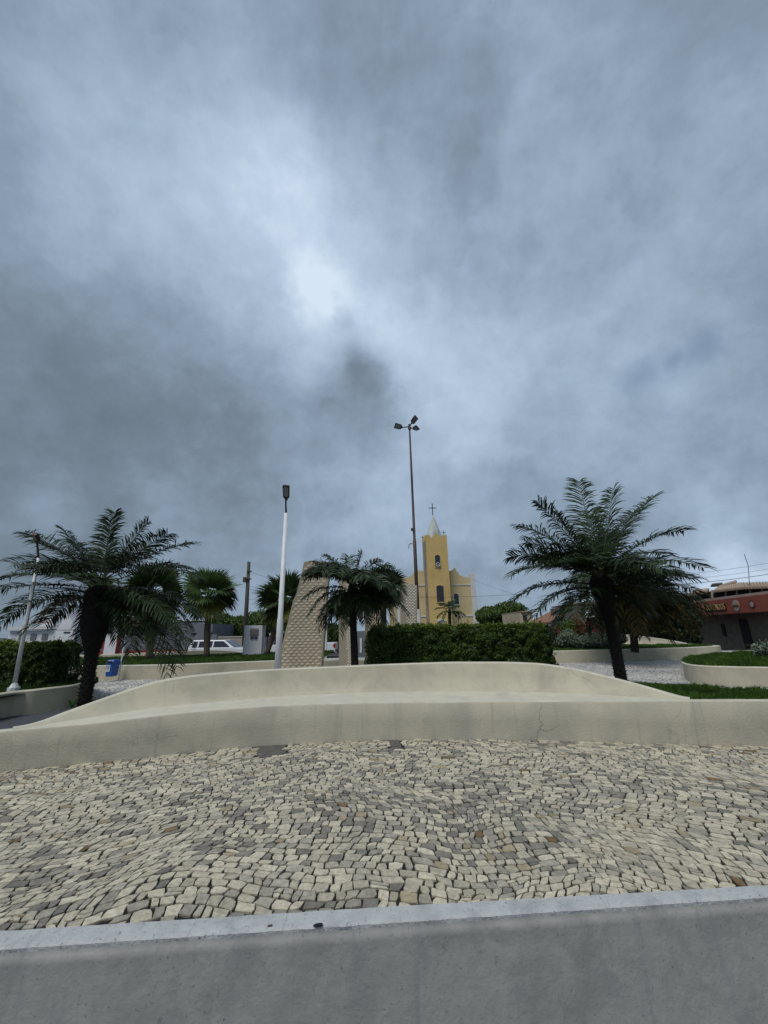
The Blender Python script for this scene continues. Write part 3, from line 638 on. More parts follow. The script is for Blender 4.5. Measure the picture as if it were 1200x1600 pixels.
blob_tree('broadleaf_tree', 757, 964, 1.3, 1.2, 52, M['tree_leaf'], 'small green tree touching the right edge of the church', n=5000, size=.16)
blob_tree('broadleaf_tree', 356, 982, 2.2, 1.6, 42, M['tree_leaf'], 'dark bushy tree left of the wooden utility pole', n=9000, size=.13)
blob_tree('broadleaf_tree', 398, 976, 2.4, 1.7, 43, M['tree_leaf'], 'dark bushy tree right behind the white service box', n=9000, size=.13)
blob_tree('broadleaf_tree', 455, 980, 2.2, 1.6, 42, M['tree_leaf'], 'dark bushy tree partly behind the leaning textured pylon', n=7000, size=.13)
blob_tree('broadleaf_tree', 300, 984, 1.8, 1.3, 45, M['tree_leaf'], 'low tree behind the grey wall, left of the fan palm trunk', n=6000, size=.13)
blob_tree('broadleaf_tree', 527, 989, 1.3, 1.2, 40, M['leaf'], 'bright green tree seen through the gap between two pylons', n=5000, size=.12)
M['tree_dark'] = mat('dark_tree_leaf', (.02, .034, .012), (.012, .022, .008), .6, .7, 0, attr='tint')
blob_tree('broadleaf_tree', 1008, 968, 2.6, 1.7, 27, M['tree_dark'], 'very dark tree behind the browned palm', n=14000, size=.11)
blob_tree('broadleaf_tree', 1048, 978, 1.7, 1.4, 26, M['tree_dark'], 'dark tree between the browned palm and the red fronted shop', n=9000, size=.1)
for i, (px, py, rx, rz, D, mk, lb) in enumerate([
    (888, 1000, .55, .38, 18.6, 'shrub_grey', 'leftmost grey green low shrub on the lawn, beside the reddish one'),
    (908, 1002, .6, .34, 18.4, 'shrub_grey', 'second grey green low shrub from the left on the lawn'),
    (932, 1001, .65, .36, 18.5, 'shrub_grey', 'grey green low shrub left of the dark palm trunk'),
    (960, 1001, .6, .36, 18.7, 'shrub_grey', 'rightmost grey green low shrub by the curved white rimmed wall'),
    (873, 999, .55, .5, 19.4, 'shrub_red', 'reddish shrub beside the rounded white wall end'),
    (885, 986, .7, .75, 21.8, 'tree_leaf', 'dark green bush in front of the house with the white board'),
    (905, 984, .6, .8, 21.6, 'shrub_red', 'brownish bush in front of the crimson gate')]):
    blob_tree('garden_shrub', px, py, rx, rz, D, M[mk], lb, 'shrub', 3500, .05, .44 if D < 20 else 0, False, 'shrubs on the far right lawn')
blob_tree('garden_shrub', 1198, 1014, .5, .3, 12.5, M['shrub_grey'], 'small leafy shrub in the round planter at the right edge', 'shrub', 1200, .05, .42, False)

# ------------------------------------------------------------------ palms
def frond_mesh(base, tip, arch, org, nl=52, ll=.34, w=.011, droop=.5, tint=1.0, brown=0.0, t0=.14, twist=0.0):
    if tip[2] < base[2] - .5: droop *= 1.5
    base = np.array(base); tip = np.array(tip); d = tip - base; Ln = np.linalg.norm(d)
    mid = base + np.array([d[0] * .62, d[1] * .62, (d[2] * .5 + arch * Ln) if d[2] > 0 else (d[2] * .08 + arch * .62 * Ln)]); T = np.linspace(0, 1, 15)[:, None]
    Pp = (1 - T) ** 2 * base + 2 * T * (1 - T) * mid + T ** 2 * tip
    mb = MB(); mb.tube([tuple(p) for p in Pp], list(np.interp(T[:, 0], [0, .15, 1], [.016, .009, .002]) * (ll / .34) ** .5), 5)
    V = list(mb.v); F = list(mb.f); nb = len(V)
    for side in (-1, 1):
        for k in range(nl):
            t = t0 + (1 - t0) * (k + rng.uniform(0, .7)) / nl; t = min(t, .995)
            p = (1 - t) ** 2 * base + 2 * t * (1 - t) * mid + t * t * tip; tg = unit(2 * (1 - t) * (mid - base) + 2 * t * (tip - mid))
            s = np.cross(tg, [0, 0, 1]); sn = np.linalg.norm(s); s = s / sn if sn > .12 else np.array([1., 0, 0]); up = np.cross(s, tg)
            if up[2] < 0: up = -up
            c, sn_ = math.cos(twist), math.sin(twist); s, up = s * c + up * sn_, up * c - s * sn_
            L = ll * (.35 + .65 * math.sin(math.pi * min(1, (t - t0) / (1 - t0) * .74 + .2)) ** .6) * rng.uniform(.85, 1.12)
            fw = .45 + .55 * t + rng.normal(0, .12)
            d0 = unit(s * side * 1.25 + tg * fw + up * (.30 + rng.normal(0, .18)) + rng.normal(0, .06, 3)); dr = np.array([0, 0, -1.]) * droop * rng.uniform(.6, 1.4)
            p1 = p + d0 * L * .45; d1 = unit(d0 + dr * .75); p2 = p1 + d1 * L * .35; d2 = unit(d1 + dr * .8); p3 = p2 + d2 * L * .25
            wv = unit(np.cross(d0, up + rng.normal(0, .35, 3))) * w * rng.uniform(.8, 1.25)
            n = len(V); V += [tuple(p - wv * .4), tuple(p + wv * .4), tuple(p1 + wv), tuple(p1 - wv), tuple(p2 + wv * .75), tuple(p2 - wv * .75), tuple(p3)]
            F += [(n, n + 1, n + 2, n + 3), (n + 3, n + 2, n + 4, n + 5), (n + 5, n + 4, n + 6)]
    me = bpy.data.meshes.new('frond'); o = np.array(org); me.from_pydata([tuple(np.array(v) - o) for v in V], [], F); me.update()
    Tn = np.ones((len(V), 4), np.float32); b = rng.uniform(.6, 1.45) * tint; brown = brown + abs(rng.normal(0, .12)); r = rng.uniform(.8, 1.2, (len(V) - nb) // 7)
    Tn[:nb, :3] = np.array([1.6, 1.3, 1.0]) * b; Tn[nb:, :3] = np.repeat(r, 7)[:, None] * b * np.array([1 + brown * .6, 1 + brown * .25, 1 - brown * .2])
    a = me.color_attributes.new('tint', 'FLOAT_COLOR', 'POINT'); a.data.foreach_set('color', Tn.ravel()); return me
def trunk_spiky(root, b, t, r0, r1, boot, n=260, m='bark', spike=.035, flare=(.5, .9)):
    b = Vector(b); t = Vector(t); H = (t - b).length; K = 22; pts = []; rad = []
    for i in range(K + 1):
        f = i / K; pts.append(b.lerp(t, f) + Vector((mnoise.noise(Vector((f * 2, b.x, 0))) * .03, 0, 0)))
        r = r0 + (r1 - r0) * min(1, f / .55); 
        if f > flare[0]: r += (boot - r1) * math.sin(min(1, (f - flare[0]) / (flare[1] - flare[0])) * math.pi / 2) ** 1.6
        if f > .9: r *= 1 - (f - .9) * 5
        rad.append(r * (1 + .06 * mnoise.noise(Vector((f * 20, 3, b.x)))))
    MB().tube(pts, rad, 14).build('trunk', M[m], root, smooth=True)
    sp = MB()
    for i in range(n):
        f = (i + .5) / n; an = i * 2.39996; k = f * K; j = min(int(k), K - 1); r = rad[j] + (rad[j + 1] - rad[j]) * (k - j); c = pts[j].lerp(pts[j + 1], k - j)
        o = Vector((math.cos(an), math.sin(an), 0)); sd = Vector((-o.y, o.x, 0)); w = spike * .55; ln = spike * random.uniform(.7, 1.5)
        up = .6 if f < .5 else 1.3
        q = c + o * r * .93; tp = q + o * ln + Vector((0, 0, ln * up)); th = Vector((0, 0, w * .7))
        sp.add([q - sd * w - th, q + sd * w - th, q + sd * w * .7 + th, q - sd * w * .7 + th, tp], [(0, 1, 4), (1, 2, 4), (2, 3, 4), (3, 0, 4)])
    o = sp.build('old_leaf_bases', M[m], root); o['kind'] = 'stuff'
def palm(px0, py0, z0, crown, tips, label, D=None, r0=.13, r1=.11, boot=.22, extra=14, elen=1.5, ll=.34, nl=52, droop=.5, group='feather palms in the square', m='frond', brown=0.0, arch=.16, spikes=260, seed=0, w=.011, name='feather_palm', spike=.035, tint=1.0, exz=(-.25, .9), skirt=0, flare=(.6, .95), up=.3):
    g0 = G(px0, py0, z0) if D is None else P(px0, py0, D)
    g0.z = z0; D = g0.y; c = P(*crown, D)
    root = empty(name, tuple(g0), label, 'palm tree', group)
    trunk_spiky(root, g0, c, r0, r1, boot, spikes, spike=spike, flare=flare); org = np.array(g0)
    C = np.array(c)
    for tp in tips:
        px, py, dd = tp[:3]; ar = tp[3] if len(tp) > 3 else arch; br = tp[4] if len(tp) > 4 else brown; q = np.array(P(px, py, D + dd))
        s = C + rng.normal(0, .03, 3); s[2] -= elen * np.clip((C[2] + .35 * elen - q[2]) / (1.4 * elen), 0, 1) * .38; L = np.linalg.norm(q - s)
        me = frond_mesh(s, q, ar, org, int(nl * max(.7, min(1.3, L / elen))), ll, w, droop, tint, br, twist=rng.normal(0, .15)); link('frond', me, M['frond_brown' if br > .35 else m], root)
    for i in range(extra):
        az = i * 2.39996 + seed; el = exz[0] + (exz[1] - exz[0]) * ((i * .618) % 1)
        if math.sin(az) < -.45 and el < -.1: az = -az
        if abs(math.cos(az)) > .8: el -= .1
        L = elen * random.uniform(.8, 1.08); q = C + np.array([math.cos(az) * math.cos(el), math.sin(az) * math.cos(el), math.sin(el) - .15]) * L
        me = frond_mesh(C + rng.normal(0, .03, 3) - np.array([0, 0, elen * .3 * max(0, .5 - el)]), q, arch + .05, org, nl, ll, w, droop, tint * .9, brown * rng.uniform(0, 1.5), twist=rng.normal(0, .2)); link('frond', me, M[m], root)
    for i in range(skirt):     # old fronds that hang round the trunk
        az = i * 2.39996 + seed + 1; az = -az if math.sin(az) < -.3 else az; rr_ = elen * random.uniform(.35, .8); q = C + np.array([math.cos(az) * rr_, math.sin(az) * rr_, -elen * random.uniform(.45, .95)])
        me = frond_mesh(C + rng.normal(0, .03, 3) - np.array([0, 0, elen * .35]), q, .42, org, nl, ll * .9, w, droop * 1.2, tint * .75, max(brown, .1) * rng.uniform(.5, 2.5), twist=rng.normal(0, .3)); link('frond', me, M['frond_brown' if brown > .2 and i % 2 else m], root)
    return root
# right palm
palm(973, 1068, .40, (936, 893), [
    (905, 752, .0, .05), (958, 764, .15, .08), (1022, 776, .1, .16), (990, 800, .6, .14), (1068, 830, -.05, .2), (1099, 888, .1, .24), (1085, 905, -.5, .2), (840, 784, .05, .14), (868, 800, .6, .12),
    (813, 822, -.2, .18), (822, 848, .5, .18), (799, 870, .1, .2), (800, 900, -.3, .22), (803, 938, .1, .22), (835, 965, -.3, .22), (862, 985, .2, .2, .3), (1040, 868, .7, .2), (900, 960, -.6, .25), (1060, 940, .4, .24, .2), (1020, 955, -.5, .3, .5), (925, 800, .7, .05)],
    'tall feather palm with a dark shaggy trunk behind the right end of the bench', r0=.10, r1=.09, boot=.22, extra=24, elen=1.3, ll=.45, nl=42, droop=.5, seed=.4, exz=(-.3, 1.0), spike=.032, w=.0125, skirt=3, flare=(.5, .93))
# left palm
palm(131, 1104, .02, (160, 905), [
    (38, 832, .0, .14), (60, 850, .5, .15), (0, 905, .0, .16), (-30, 930, -.4, .18), (20, 880, .4, .15), (172, 812, .05, .02), (180, 800, .0, .0), (232, 816, .3, .14), (262, 835, -.2, .18), (302, 850, .0, .18), (298, 890, .4, .24),
    (310, 905, -.3, .25), (10, 965, .2, .25), (-10, 985, -.3, .28, .35), (40, 985, -.6, .3, .4), (70, 975, .3, .32, .4), (120, 850, .4, .1), (100, 830, -.1, .14), (205, 1025, -.5, .42), (262, 1058, -.1, .5), (285, 1030, .3, .45), (300, 985, .3, .38), (235, 1000, .6, .4), (180, 985, .6, .45), (218, 1005, -.3, .4), (246, 1026, -.35, .42), (276, 1042, .2, .42), (296, 1012, -.2, .36), (308, 962, .1, .32), (272, 985, -.4, .38), (232, 962, -.5, .36), (200, 985, .2, .42), (285, 1000, .5, .36)],
    'broad feather palm with a thick black trunk behind the left end of the bench', r0=.115, r1=.12, boot=.28, flare=(.36, .66), extra=22, elen=1.4, ll=.44, nl=46, droop=.5, seed=1.1, exz=(-.5, .9), spike=.05, w=.0125, skirt=9)
# middle palm, drooping
palm(556, 1075, .0, (551, 908), [
    (565, 862, .0, .02), (510, 868, .1, .2), (478, 905, -.1, .3), (476, 935, .1, .36), (484, 960, -.3, .42), (497, 985, .1, .48), (512, 975, .5, .5), (610, 885, .1, .25), (632, 925, .0, .34), (635, 958, -.2, .42), (620, 980, .2, .48), (600, 985, -.4, .52), (580, 980, .4, .5), (530, 990, -.4, .55), (545, 870, .4, .12), (590, 875, -.2, .2), (520, 950, -.6, .5), (570, 960, -.6, .5), (490, 880, .4, .25), (615, 905, .5, .3)],
    'small drooping feather palm in front of the textured pylons', D=9.0, r0=.085, r1=.075, boot=.13, extra=44, elen=1.1, ll=.34, nl=44, droop=.8, seed=2.2, skirt=14, arch=.36, exz=(-.6, .6), spikes=200, spike=.02, w=.0115)
# browned palm on the far right lawn
palm(990, 1008, .45, (984, 905), [
    (940, 925, 0, .3, .4), (930, 960, .3, .35, .5), (955, 985, -.3, .4, .6), (1000, 990, -.6, .45, .9), (1015, 985, .4, .4, .9), (1050, 988, -.3, .4, .9), (1085, 985, .1, .38, .9), (1105, 965, -.2, .34, .9), (1098, 930, .2, .28, .6), (1060, 895, .2, .2, .3), (1030, 880, -.3, .2, .2), (985, 868, .1, .05), (950, 885, .2, .16), (1070, 960, -.8, .35, .9), (1035, 970, .8, .4, .7), (1010, 940, -.9, .4, .5)],
    'palm with browned hanging fronds on the far right lawn, left of the shop', D=15.5, r0=.13, r1=.12, boot=.25, extra=26, elen=2.4, ll=.62, nl=44, droop=.8, seed=.9, brown=.25, arch=.32, exz=(-.5, .5), w=.022, spike=.04, skirt=26)
# little palm before the church
palm(702, 1010, 0, (703, 950), [
    (680, 952, 0, .25), (684, 965, .2, .3), (690, 945, -.1, .2), (704, 941, 0, .1), (716, 948, .1, .25), (722, 962, 0, .3), (718, 968, .3, .35), (692, 970, -.3, .3)],
    'tiny palm in front of the church door, rising above the hedge', D=24, r0=.09, r1=.08, boot=.1, extra=4, elen=.9, ll=.28, nl=26, droop=.7, arch=.3, spikes=40, w=.02)
def fan_leaf_mesh(c, tip, org, size, tint, droop):
    c = np.array(c); tip = np.array(tip); d = tip - c; L = np.linalg.norm(d); u = d / L; pe = c + d * .30; pe[2] += .06 * L
    mb = MB(); mb.tube([tuple(c), tuple((c + pe) / 2 + np.array([0, 0, .02 * L])), tuple(pe)], [.025, .016, .012], 5)
    V = list(mb.v); F = list(mb.f); nb = len(V); s = np.cross(u, [0, 0, 1]); s = s / (np.linalg.norm(s) + 1e-6); up = np.cross(s, u); n = 26
    roll = rng.normal(0, .5); s, up = s * math.cos(roll) + up * math.sin(roll), up * math.cos(roll) - s * math.sin(roll)
    for k in range(n):
        a = (k / (n - 1) - .5) * 2.7; dr = u * math.cos(a) + s * math.sin(a) + up * (.25 * abs(math.sin(a))); dr = unit(dr); R_ = size * (.72 + .28 * math.cos(a)) * rng.uniform(.9, 1.05)
        wd = np.cross(dr, up); wd = unit(wd) * size * .06 * (1 + 0 * a); fold = up * (.012 if k % 2 else -.012)
        p1 = pe + dr * R_ * .5 + fold; d2 = unit(dr + np.array([0, 0, -1]) * droop * .5); p2 = p1 + d2 * R_ * .28; d3 = unit(d2 + np.array([0, 0, -1]) * droop); p3 = p2 + d3 * R_ * .25
        m = len(V); V += [tuple(pe - wd * .15), tuple(pe + wd * .15), tuple(p1 + wd), tuple(p1 - wd), tuple(p2 + wd * .5), tuple(p2 - wd * .5), tuple(p3)]
        F += [(m, m + 1, m + 2, m + 3), (m + 3, m + 2, m + 4, m + 5), (m + 5, m + 4, m + 6)]
    me = bpy.data.meshes.new('fan_leaf'); o = np.array(org); me.from_pydata([tuple(np.array(v) - o) for v in V], [], F); me.update()
    Tn = np.ones((len(V), 4), np.float32); r = rng.uniform(.8, 1.2, n); Tn[:nb, :3] = (1.6, 1.5, 1.2); Tn[nb:, :3] = np.repeat(r, 7)[:, None] * np.array(tint)
    a = me.color_attributes.new('tint', 'FLOAT_COLOR', 'POINT'); a.data.foreach_set('color', Tn.ravel()); return me
def fan_palm(bpx, bpy_, z0, crown, D, rad, label, n=22, r=.12, seed=0, tips=(), dark=1.0):
    b = P(bpx, bpy_, D); b.z = z0; c = P(*crown, D); root = empty('fan_palm', tuple(b), label, 'palm tree', 'fan palms on the lawns'); K = 10
    MB().tube([b.lerp(c, i / K) for i in range(K + 1)], [r * (1.15 if i == 0 else 1) * (1 + .08 * math.sin(i * 5)) for i in range(K + 1)], 10).build('trunk', M['bark_grey'], root, smooth=True)
    T = [(np.array(P(x, y, D + dd)), 0) for x, y, dd in tips]
    for i in range(n):
        az = i * 2.39996 + seed; el = -1.15 + 2.3 * (i + .5) / n; L = rad * random.uniform(.8, 1.05)
        T.append((np.array(c) + np.array([math.cos(az) * math.cos(el), math.sin(az) * math.cos(el), math.sin(el)]) * L, el))
    for q, el in T:
        dead = el < -.65; ti = (2.0, 1.25, .9) if dead else tuple(np.array([1, 1, 1]) * rng.uniform(.7, 1.2) * dark * (1.0 if el > -.2 else .8))
        link('fan_leaf', fan_leaf_mesh(np.array(c) + rng.normal(0, .04, 3), q, np.array(b), rad * .72, ti, .25 if el > .2 else .6), M['fan'], root)
fan_palm(322, 1034, .44, (326, 932), 17.5, 1.45, 'fan palm standing alone on the left lawn beside the parked car', n=20, r=.13, seed=.5, tips=[(308, 897, 0), (343, 897, 0), (370, 922, 0), (375, 950, .2), (290, 925, 0), (288, 955, .2)])
fan_palm(233, 1034, .44, (238, 928), 17.0, 1.6, 'fan palm half hidden behind the left feather palm', n=24, r=.15, seed=1.4, dark=.6)
fan_palm(416, 1026, .44, (444, 940), 18.5, 1.5, 'fan palm between the white lamp and the leaning pylon', n=18, r=.12, seed=2.3, dark=.9, tips=[(455, 903, 0), (468, 905, .1), (402, 945, 0), (418, 920, 0), (412, 978, 0), (430, 985, .2)])
fan_palm(601, 1040, .0, (598, 922), 11.6, .8, 'dark palm crown rising behind the small drooping palm', n=24, r=.09, seed=.2, dark=.45)
# a tuft of strap leaves at the foot of the left palm
tp = G(112, 1106, .02); mb = MB()
for i in range(9):
    an = i * 2.4; L = random.uniform(.14, .26); o = Vector((math.cos(an), math.sin(an), 0)); s = Vector((-o.y, o.x, 0)) * .012
    mb.add([tp - s, tp + s, tp + o * L * .35 + Vector((0, 0, L * .6)) + s, tp + o * L * .35 + Vector((0, 0, L * .6)) - s, tp + o * L * .75 + Vector((0, 0, L * .85))], [(0, 1, 2, 3), (3, 2, 4)])
o = mb.build('strap_leaf_plant', M['fan'], loc=tuple(tp)); set_tint(o.data, (.9, 1.2, .8)); tag(o, 'small tuft of strap leaves beside the foot of the left palm', 'plant')

# ------------------------------------------------------------------ monument pylons
def pylon(poly, D, th, label, m='tile', step=.105, z0=0, relief=True):
    """poly: photo outline (bottom-left, bottom-right, top-right ... ) on the plane D metres ahead"""
    q = [(p.x, p.z) for p in (P(x, y, D) for x, y in poly)]; q = [(x, max(z, z0)) for x, z in q]
    root = empty('monument_pylon', (sum(x for x, z in q) / len(q), D, z0), label, 'monument', 'textured monument pylons')
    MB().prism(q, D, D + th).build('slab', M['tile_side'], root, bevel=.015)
    xs = [x for x, z in q]; zs = [z for x, z in q]; mb = MB(); r = 0; z = z0
    while z < max(zs):
        x = min(xs) + (step / 2 if r % 2 else 0) - step
        while x < max(xs):
            cx, cz = x + step / 2, z + step / 4
            if inpoly(np.array([cx - step * .5, cx + step * .5]), np.array([cz, cz]), q).all():
                a, b = step * .49, step * .25; dp = .012
                mb.add([(cx - a, D - .002, cz), (cx, D - .004, cz - b), (cx + a, D - .002, cz), (cx, D - .002, cz + b), (cx - a * random.uniform(-.1, .4), D - dp * random.uniform(.6, 1.5), cz - b * random.uniform(.2, .6)), (cx + a * random.uniform(.2, .5), D - dp * random.uniform(.5, 1.3), cz - b * .1)],
                       [(0, 1, 4), (1, 5, 4), (1, 2, 5), (2, 3, 5), (3, 0, 4), (3, 4, 5)])
            x += step
        z += step * .5; r += 1
    o = mb.build('relief_tiles', M[m], root); o['kind'] = 'stuff'
    return root
def pb(y): return y + 60
pylon([(424, 1110), (500, 1110), (507, 985), (515, 879), (484, 876), (475, 878), (463, 928), (458, 938)], 12.8, .35, 'widest leaning pylon clad in wavy beige tiles, left of the small palm', step=.17)
pylon([(541, 1110), (552.5, 1110), (551, 905), (544, 902), (537, 905)], 12.4, .01, 'slim tiled pylon just left of the small palm trunk', 'tile_white', .08)
pylon([(571, 1110), (604, 1110), (596, 905), (569, 900)], 13.2, .5, 'beige pylon behind the small palm, at the left end of the hedge', step=.1)
pylon([(637, 1110), (654, 1110), (652, 915), (630, 908)], 13.6, .02, 'pale tiled pylon at the foot of the tall street lamp', 'tile_white', .10)
# plain sides of the two slim pylons are thick: give them their depth
def side(poly, D, th, root):
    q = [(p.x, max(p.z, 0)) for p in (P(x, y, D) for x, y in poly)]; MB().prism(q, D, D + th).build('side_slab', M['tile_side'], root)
pyl = [o for o in COL.objects if o.name.startswith('monument_pylon')]
side([(529, 1110), (541, 1110), (537, 905), (529, 908)], 12.41, .3, pyl[1])
side([(631, 1110), (637, 1110), (630, 908), (624, 909)], 13.62, .3, pyl[3])

# ------------------------------------------------------------------ lamps and poles
def vpole(bx_, by_, z0, D): p = P(bx_, by_, D); p.z = z0; return p
# middle lamp
b = P(433, 1060, 12.0); b.z = 0; t = P(447, 802, 12.0)
L1 = empty('park_lamp', tuple(b), 'slim white lamp post with a dark rectangular head, left of the leaning pylon', 'street lamp', 'white park lamps')
MB().tube([b, (b.x, b.y, .03)], [.17, .17], 12).build('base_plate', M['white_metal'], L1)
MB().tube([b, b.lerp(t, .35), b.lerp(t, .36), t], [.098, .092, .078, .062], 14).build('post', M['white_metal'], L1, smooth=True)
t2 = P(446.5, 782, 11.9); MB().tube([t, t.lerp(t2, .6), t2], [.032, .028, .028], 8).build('neck', M['dark_metal'], L1)
def lamp_head(root, a, b_, wd, mname='lamp_head'):
    """flat luminaire from a (neck end) to b_ (far end), tilted so its lens faces down and to the camera"""
    a = Vector(a); b_ = Vector(b_); u = (b_ - a).normalized(); s = u.cross(Vector((0, -.8, -.6))).normalized(); nn = s.cross(u).normalized()
    if nn.z > 0: nn = -nn
    L = (b_ - a).length; vs = []
    for f, k in ((0, .35), (.12, .40), (.2, .9), (.95, 1), (1, .85)):
        for sx, sn in ((-1, 0), (1, 0), (1, -1), (-1, -1)): vs.append(a + u * L * f + s * sx * wd / 2 * k - nn * sn * -1 * .0 + nn * (sn * .075))
    fs = [(i * 4 + j, i * 4 + (j + 1) % 4, i * 4 + 4 + (j + 1) % 4, i * 4 + 4 + j) for i in range(4) for j in range(4)] + [(3, 2, 1, 0), (16, 17, 18, 19)]
    h = MB().add(vs, fs); o = h.build(mname, M['dark_metal'], root)
    e = a + u * L * .28 + nn * .006; vs = []
    for f in (0, 1):
        for sx in (-1, 1): vs += [e + u * L * .62 * f + s * sx * wd * .33]
    vs = [vs[0], vs[1], vs[3], vs[2]]; vs += [v - nn * .02 for v in vs]
    sub(MB().add(vs, [(0, 1, 2, 3), (4, 5, 6, 7), (0, 1, 5, 4), (1, 2, 6, 5), (2, 3, 7, 6), (3, 0, 4, 7)]), 'lens', M['lens'], o, root)
    for g in (0,): pass
lamp_head(L1, P(447, 782, 11.9), P(446.5, 759, 11.55), .21)
MB().tube([P(446, 805, 12), P(443.5, 805, 12)], .012, 6).build('bracket', M['dark_metal'], L1)
# left lamp
b = G(21, 1078, .40); D = b.y; t = P(60, 872, D)
L2 = empty('park_lamp', tuple(b), 'leaning white lamp post standing before the left hedge, its head among palm fronds', 'street lamp', 'white park lamps')
pl2 = MB(); [pl2.tube([(b.x, b.y, b.z - .02), (b.x, b.y, b.z + .05)], [.10, .10], 10), pl2.tube([(b.x, b.y, b.z + .05), (b.x, b.y, b.z + .12)], [.08, .05], 10)]; pl2.build('base_plate', M['white_metal'], L2)
MB().tube([b, b.lerp(t, .5), t], [.040, .036, .028], 12).build('post', M['white_metal'], L2, smooth=True)
t2 = P(58, 848, D - .1); MB().tube([t, t2], [.02, .02], 8).build('neck', M['dark_metal'], L2)
lamp_head(L2, t2, P(52, 836, D - .3), .10)
# tall pole with three floodlights
D = 22; b = P(655, 1000, D); b.z = 0; t = P(640, 671, D); k1 = P(652.5, 952, D)
L3 = empty('tall_street_lamp', tuple(b), 'very tall rusty pole with three floodlight heads rising beside the church', 'street lamp')
MB().tube([b, k1], [.17, .15], 12).build('concrete_sleeve', M['trim'], L3)
MB().tube([k1, k1.lerp(t, .35), k1.lerp(t, .351), k1.lerp(t, .7), t], [.10, .095, .075, .065, .05], 10).build('post', M['dark_metal'], L3, smooth=True)
MB().tube([t, t + Vector((0, 0, .35))], [.09, .07], 10).build('collar', M['dark_metal'], L3)
tc = t + Vector((0, 0, .2))
for i, (ex, ey, hx, hy, dy) in enumerate([(629, 668, 617, 665, -.3), (646, 671, 652, 668.5, -.9), (642.5, 662, 650, 652, .5)]):
    e = P(ex, ey, D + dy * .4); h = P(hx, hy, D + dy)
    MB().tube([tc, e, e.lerp(h, .3)], [.045, .035, .035], 6).build('arm', M['dark_metal'], L3); lamp_head(L3, e, h, .34)
hk = P(647.5, 851, D)
mb = MB().tube([hk, hk + Vector((-.22, -.1, .06)), hk + Vector((-.32, -.12, -.05)), hk + Vector((-.32, -.12, -.25))], .022, 6); mb.build('hook', M['dark_metal'], L3)
q = P(644.5, 828, D); MB().box(q.x - .09, q.x + .05, q.y - .15, q.y - .04, q.z - .08, q.z + .08).build('junction_box', M['dark_metal'], L3)
# wooden utility pole
D = 36; b = P(383, 1000, D); b.z = STREET; t = P(389, 878, D)
U = empty('utility_pole', tuple(b), 'dark wooden utility pole behind the white service box', 'utility pole')
MB().tube([b, t], [.22, .15], 10).build('post', M['wood'], U, smooth=True)
for yy in (893, 905): q = P(389, yy, D); MB().box(q.x - .1, q.x + .28, q.y - .25, q.y - .12, q.z - .05, q.z + .05).build('bracket', M['dark_metal'], U)
q = P(386, 905, D); MB().box(q.x - .25, q.x + .0, q.y - .35, q.y - .18, q.z - .3, q.z + .15).build('junction_box', M['wood'], U)
# grey lamp pole seen through the gap
b = P(509, 1033, 24.5); b.z = STREET; t = P(511, 895, 24.5)
MBt = MB().tube([b, t], [.07, .05], 8); U2 = empty('street_pole', tuple(b), 'thin pale pole seen in the gap between the two left pylons', 'pole'); MBt.build('post', M['white_metal'], U2); MB().tube([b, b + Vector((0, 0, .3))], [.16, .10], 8).build('base_plate', M['white_metal'], U2)
# wires
def wire(p, q, sag, label, r=.012):
    p = Vector(p); q = Vector(q); pts = [p.lerp(q, i / 14) - Vector((0, 0, sag * 4 * (i / 14) * (1 - i / 14))) for i in range(15)]
    o = MB().tube(pts, r, 5).build('power_line', M['dark'], loc=tuple(p)); tag(o, label, 'power line', 'overhead wires')
wire(P(389, 893, 35.8), P(560, 915, 40), .6, 'upper overhead wire leaving the wooden pole to the right')
wire(P(389, 908, 35.8), P(200, 965, 40), .5, 'overhead wire running left from the wooden pole behind the palms')
wire(P(389, 917, 35.8), P(560, 895, 40), .4, 'overhead wire rising right of the wooden pole')
wire(P(389, 921, 35.8), P(560, 902, 42), .5, 'second overhead wire rising right of the wooden pole')
wire(P(389, 937, 35.8), P(560, 930, 42), .2, 'lowest overhead wire right of the wooden pole')
wire(P(560, 930, 42), P(830, 927, 44), .3, 'overhead wire crossing in front of the church at window height', .014)
wire(P(738, 905, 60), P(830, 935, 44), .2, 'overhead wire slanting down from the church corner')
for i, (a, b_, lb) in enumerate([((1060, 898), (1290, 862), 'uppermost faint overhead wire above the shop roof'), ((1060, 906), (1290, 872), 'middle overhead wire above the shop roof'), ((1060, 913), (1290, 881), 'lowest overhead wire above the shop roof')]):
    wire(P(*a, 34), P(*b_, 30), .2, lb, .010 if i < 2 else .02)

